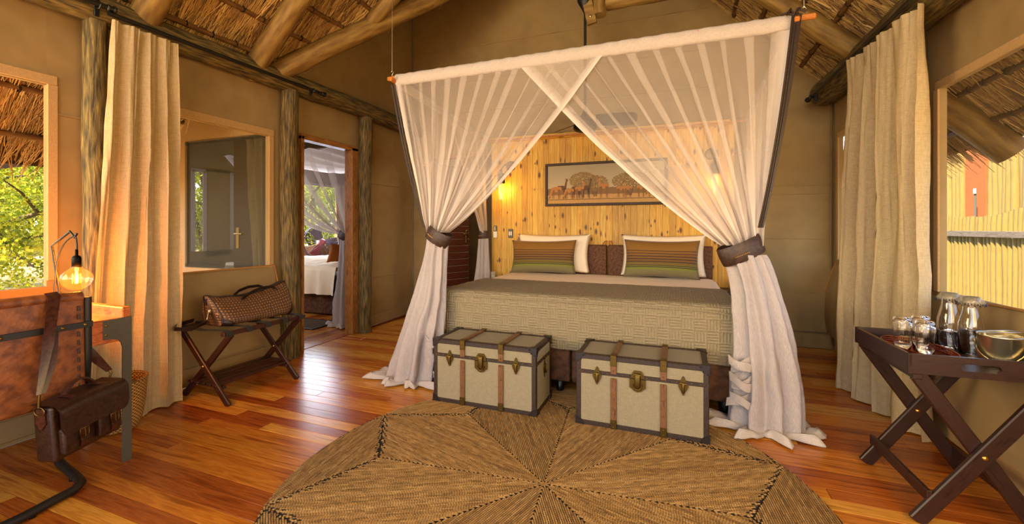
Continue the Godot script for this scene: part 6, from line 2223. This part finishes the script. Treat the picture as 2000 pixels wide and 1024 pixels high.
func _right_corner() -> void:
	# curtain and rod
	var c := _drape(Vector3(1.11, 2.262, -3.57), Vector3(1.15, 2.25, -2.755), Vector3(1.06, 0.008, -3.66), Vector3(1.2, 0.008, -2.86), 4, 0.042, 8)
	solo("curtain", c, mats["curtain"], "cream linen curtain on the right between the two windows", "curtain")
	var hd := thing("curtain_rod", "black curtain rod along the right log beam, its round end by the back corner", "curtain rod")
	var rd := MB.new()
	rd.tube([Vector3(1.115, 2.285, 1.0), Vector3(1.115, 2.285, -4.6)], 0.012, 10)
	part("rod", rd, mats["black"], hd)
	var fl := MB.new()
	fl.lathe([Vector2(0, -0.012), Vector2(0.018, -0.01), Vector2(0.02, 0.0), Vector2(0.013, 0.012), Vector2(0.024, 0.022), Vector2(0.024, 0.034), Vector2(0, 0.04)], 14)
	part("finial", fl, mats["black"], hd, Transform3D(Basis(Vector3.RIGHT, -PI / 2), Vector3(1.115, 2.285, -4.6)))
	var bk := MB.new()
	bk.box(Vector3(1.14, 2.27, -4.5), Vector3(0.03, 0.07, 0.03), 0.003)
	bk.tube([Vector3(1.15, 2.27, -4.5), Vector3(1.13, 2.265, -4.5), Vector3(1.1, 2.272, -4.5), Vector3(1.098, 2.292, -4.5)], 0.007, 6)
	part("bracket", bk, mats["black"], hd)

	# folding tray table
	var t := thing("tray_table", "dark wooden folding tray table with crossed legs by the right window", "table", Vector3(0.83, 0, -2.087), deg_to_rad(2.0))
	var W := 0.475
	var D := 0.48
	var y0 := 0.562
	var y1 := 0.637
	var m: Material = mats["tray_wood"]
	boxpart("tray_board", Vector3(W * 0.5, 0.574, -D * 0.5), Vector3(W - 0.02, 0.012, D - 0.02), m, t, 0.0)
	for x in [0.007, W - 0.007]:
		bar("rim", Vector3(x, (y0 + y1) * 0.5, 0.0), Vector3(x, (y0 + y1) * 0.5, -D), y1 - y0, 0.014, m, t, 0.003)
	for z in [0.0, -D + 0.014]:
		var rm := MB.new()
		var cy := 0.6
		var cx := 0.215
		for s: float in [1.0, -1.0]:
			var pl := PackedVector2Array([Vector2(0.0, cy), Vector2(0.0, y1 if s > 0 else y0), Vector2(W, y1 if s > 0 else y0), Vector2(W, cy)])
			for k in 7:
				var a := k * PI / 12
				pl.append(Vector2(cx + 0.045 + cos(a) * 0.013, cy + s * sin(a) * 0.013))
			for k in 7:
				var a := PI / 2 + k * PI / 12
				pl.append(Vector2(cx - 0.045 + cos(a) * 0.013, cy + s * sin(a) * 0.013))
			rm.prism(pl, 0.014)
		part("rim", rm, m, t, Transform3D(Basis.IDENTITY, Vector3(0, 0, z - 0.014)))
	for z in [-0.018, -D + 0.03]:
		bar("leg", Vector3(0.405, 0.003, z), Vector3(0.035, 0.556, z), 0.054, 0.022, m, t, 0.004)
		bar("leg", Vector3(0.02, 0.003, z + 0.023), Vector3(0.415, 0.556, z + 0.023), 0.054, 0.022, m, t, 0.004)
		var bo := MB.new()
		bo.lathe([Vector2(0.009, 0), Vector2(0.007, 0.004), Vector2(0, 0.006)], 10)
		part("bolt", bo, mats["bright_brass"], t, Transform3D(Basis(Vector3.RIGHT, PI / 2), Vector3(0.217, 0.28, z + 0.034)))
	bar("stretcher", Vector3(0.06, 0.105, 0.012), Vector3(0.06, 0.105, -D + 0.02), 0.045, 0.018, m, t, 0.003)
	bar("stretcher", Vector3(0.36, 0.105, -0.012), Vector3(0.36, 0.105, -D + 0.0), 0.045, 0.018, m, t, 0.003)
	for x in [0.03, 0.42]:
		bar("top_rail", Vector3(x, 0.551, 0.0), Vector3(x, 0.551, -D), 0.02, 0.03, m, t, 0.002)

	# oval copper gallery tray
	var yb := 0.5805
	var g := thing("copper_tray", "small oval copper tray with a pierced gallery on the tray table", "tray", Vector3(0.975, yb, -2.375), deg_to_rad(8))
	var pb := MB.new()
	pb.lathe([Vector2(0, 0.0), Vector2(1.0, 0.0), Vector2(1.0, 0.003), Vector2(0, 0.003)], 40, Vector3.ZERO, 0.095, 0.185)
	part("plate", pb, mats["copper"], g)
	var gl := MB.new()
	for h in [0.006, 0.015, 0.026]:
		var ring := []
		for k in 40:
			ring.append(Vector3(sin(k * TAU / 40) * 0.095, h, cos(k * TAU / 40) * 0.185))
		gl.tube(ring, 0.002 if h < 0.02 else 0.0034, 5, false, 1.0, true)
	for k in 80:
		var a := k * TAU / 80
		gl.box(Vector3(sin(a) * 0.095, 0.0135, cos(a) * 0.185), Vector3(0.0028, 0.024, 0.0028), 0.0)
	part("gallery", gl, mats["copper"], g)
	# upturned tumblers on it
	var tum := MB.new()
	tum.lathe([Vector2(0.0360, 0.0000), Vector2(0.0400, 0.0345), Vector2(0.0440, 0.0920), Vector2(0.0445, 0.1265), Vector2(0.0400, 0.1426), Vector2(0.0300, 0.1472), Vector2(0.0000, 0.1460), Vector2(0.0000, 0.1368), Vector2(0.0300, 0.1357), Vector2(0.0400, 0.1219), Vector2(0.0405, 0.0920), Vector2(0.0370, 0.0345), Vector2(0.0335, 0.0000), Vector2(0.0360, 0.0000)], 32, Vector3.ZERO, 0.75, 0.75)
	var tm := tum.done()
	for q in [[Vector3(0.922, yb + 0.0035, -2.372), "upturned glass tumbler at the left of the copper tray"], [Vector3(0.972, yb + 0.0035, -2.305), "upturned glass tumbler nearest the front rim of the tray table"], [Vector3(1.01, yb + 0.0035, -2.43), "upturned glass tumbler behind the others, next to the first carafe"]]:
		solo("tumbler", tm, mats["glass"], q[1], "glass", Transform3D(Basis.IDENTITY, q[0]), "upturned tumblers on the copper tray")
	# carafes with beaded covers
	for q in [[Vector3(1.125, yb, -2.47), 1.13, "taller glass water carafe with a beaded cover at the back of the tray"], [Vector3(1.155, yb, -2.38), 1.12, "glass water carafe with a beaded cover in front, beside the ice bucket"]]:
		var s: float = q[1]
		var ca := thing("carafe", q[2], "carafe", q[0], 0.0, "water carafes on the tray table")
		var prof := []
		for p in [[0.0, 0.0], [0.05, 0.0], [0.054, 0.006], [0.055, 0.09], [0.053, 0.125], [0.042, 0.155], [0.035, 0.175], [0.034, 0.2], [0.037, 0.222], [0.0345, 0.222], [0.0315, 0.2], [0.0325, 0.175], [0.039, 0.154], [0.0505, 0.123], [0.0522, 0.09], [0.0515, 0.008], [0.0, 0.006]]:
			prof.append(Vector2(p[0] * s, p[1] * s))
		var gb := MB.new()
		gb.lathe(prof, 36, Vector3.ZERO, 0.66, 0.66)
		part("bottle", gb, mats["glass"], ca)
		var wt := MB.new()
		var wl := 0.085 if s > 1.125 else 0.11
		wt.lathe([Vector2(0, 0.0065 * s), Vector2(0.0518 * s, 0.0085 * s), Vector2(0.0525 * s, 0.09 * s if wl > 0.1 else wl), Vector2(0.051 * s, wl), Vector2(0, wl)], 32, Vector3.ZERO, 0.655, 0.655)
		part("water", wt, mats["water"], ca)
		var cv := MB.new()
		cv.sheet(func(u: float, v: float) -> Vector3:
			var a := u * TAU
			var r := v * 0.05
			var y := 0.224 * s
			if r > 0.028:
				y -= (r - 0.028) * 1.3 + 0.002 * sin(a * 9.0)
				r = 0.028 + (r - 0.028) * 0.75
			return Vector3(sin(a) * r, y, cos(a) * r), 44, 10)
		part("cover", cv, mats["doily"], ca, ID, "sheer round cover")
		var bd := MB.new()
		for k in 30:
			var a := k * TAU / 30
			var y := 0.224 * s - 0.03 - 0.006 * (k % 2)
			bd.lathe([Vector2(0, -0.0035), Vector2(0.0035, 0), Vector2(0, 0.0035)], 6, Vector3(sin(a) * 0.0448, y, cos(a) * 0.0448))
			bd.tube([Vector3(sin(a) * 0.0448, y, cos(a) * 0.0448), Vector3(sin(a) * 0.0444, 0.224 * s - 0.024, cos(a) * 0.0444)], 0.0012, 4)
		part("bead_fringe", bd, mats["beads"], ca, ID, "dark bead fringe").set_meta("kind", "stuff")
	# ice bucket with tongs
	var ib := thing("ice_bucket", "shiny steel ice bucket with a swing handle and tongs on the tray table", "bucket", Vector3(1.19, yb, -2.27))
	var bm := MB.new()
	bm.lathe([Vector2(0, 0), Vector2(0.082, 0), Vector2(0.085, 0.004), Vector2(0.087, 0.112), Vector2(0.091, 0.116), Vector2(0.087, 0.119), Vector2(0.083, 0.115), Vector2(0.081, 0.008), Vector2(0, 0.006)], 44, Vector3.ZERO, 0.74, 0.74)
	part("body", bm, mats["chrome"], ib)
	var hm := MB.new()
	var hp := []
	for k in 15:
		var a := PI * k / 14.0
		hp.append(Vector3(cos(a) * 0.071, 0.085 - sin(a) * 0.068, sin(a) * 0.074))
	hm.band(hp, [Vector3(0, 0.013, 0.003)], 0.003)
	part("swing_handle", hm, mats["chrome"], ib, Transform3D(Basis(Vector3.UP, -0.5), Vector3.ZERO))
	for s in [-1, 1]:
		var kn := MB.new()
		kn.lathe([Vector2(0.01, 0), Vector2(0.008, 0.006), Vector2(0, 0.008)], 12)
		part("pivot", kn, mats["chrome"], ib, Transform3D(Basis(Vector3.UP, -0.5) * Basis(Vector3.BACK, -s * PI / 2), Basis(Vector3.UP, -0.5) * Vector3(s * 0.068, 0.085, 0)))
	var tg := thing("ice_tongs", "steel ice tongs lying across the rim of the ice bucket", "tongs", Vector3(1.19, yb + 0.122, -2.27), deg_to_rad(20))
	for s in [-1, 1]:
		var tn := MB.new()
		tn.band([Vector3(-0.08, 0.002, s * 0.004), Vector3(-0.03, 0.004, s * 0.014), Vector3(0.055, 0.004, s * 0.018), Vector3(0.08, 0.002, s * 0.012)], [Vector3(0, 0.012, 0.002)], 0.003)
		part("arm", tn, mats["chrome"], tg)
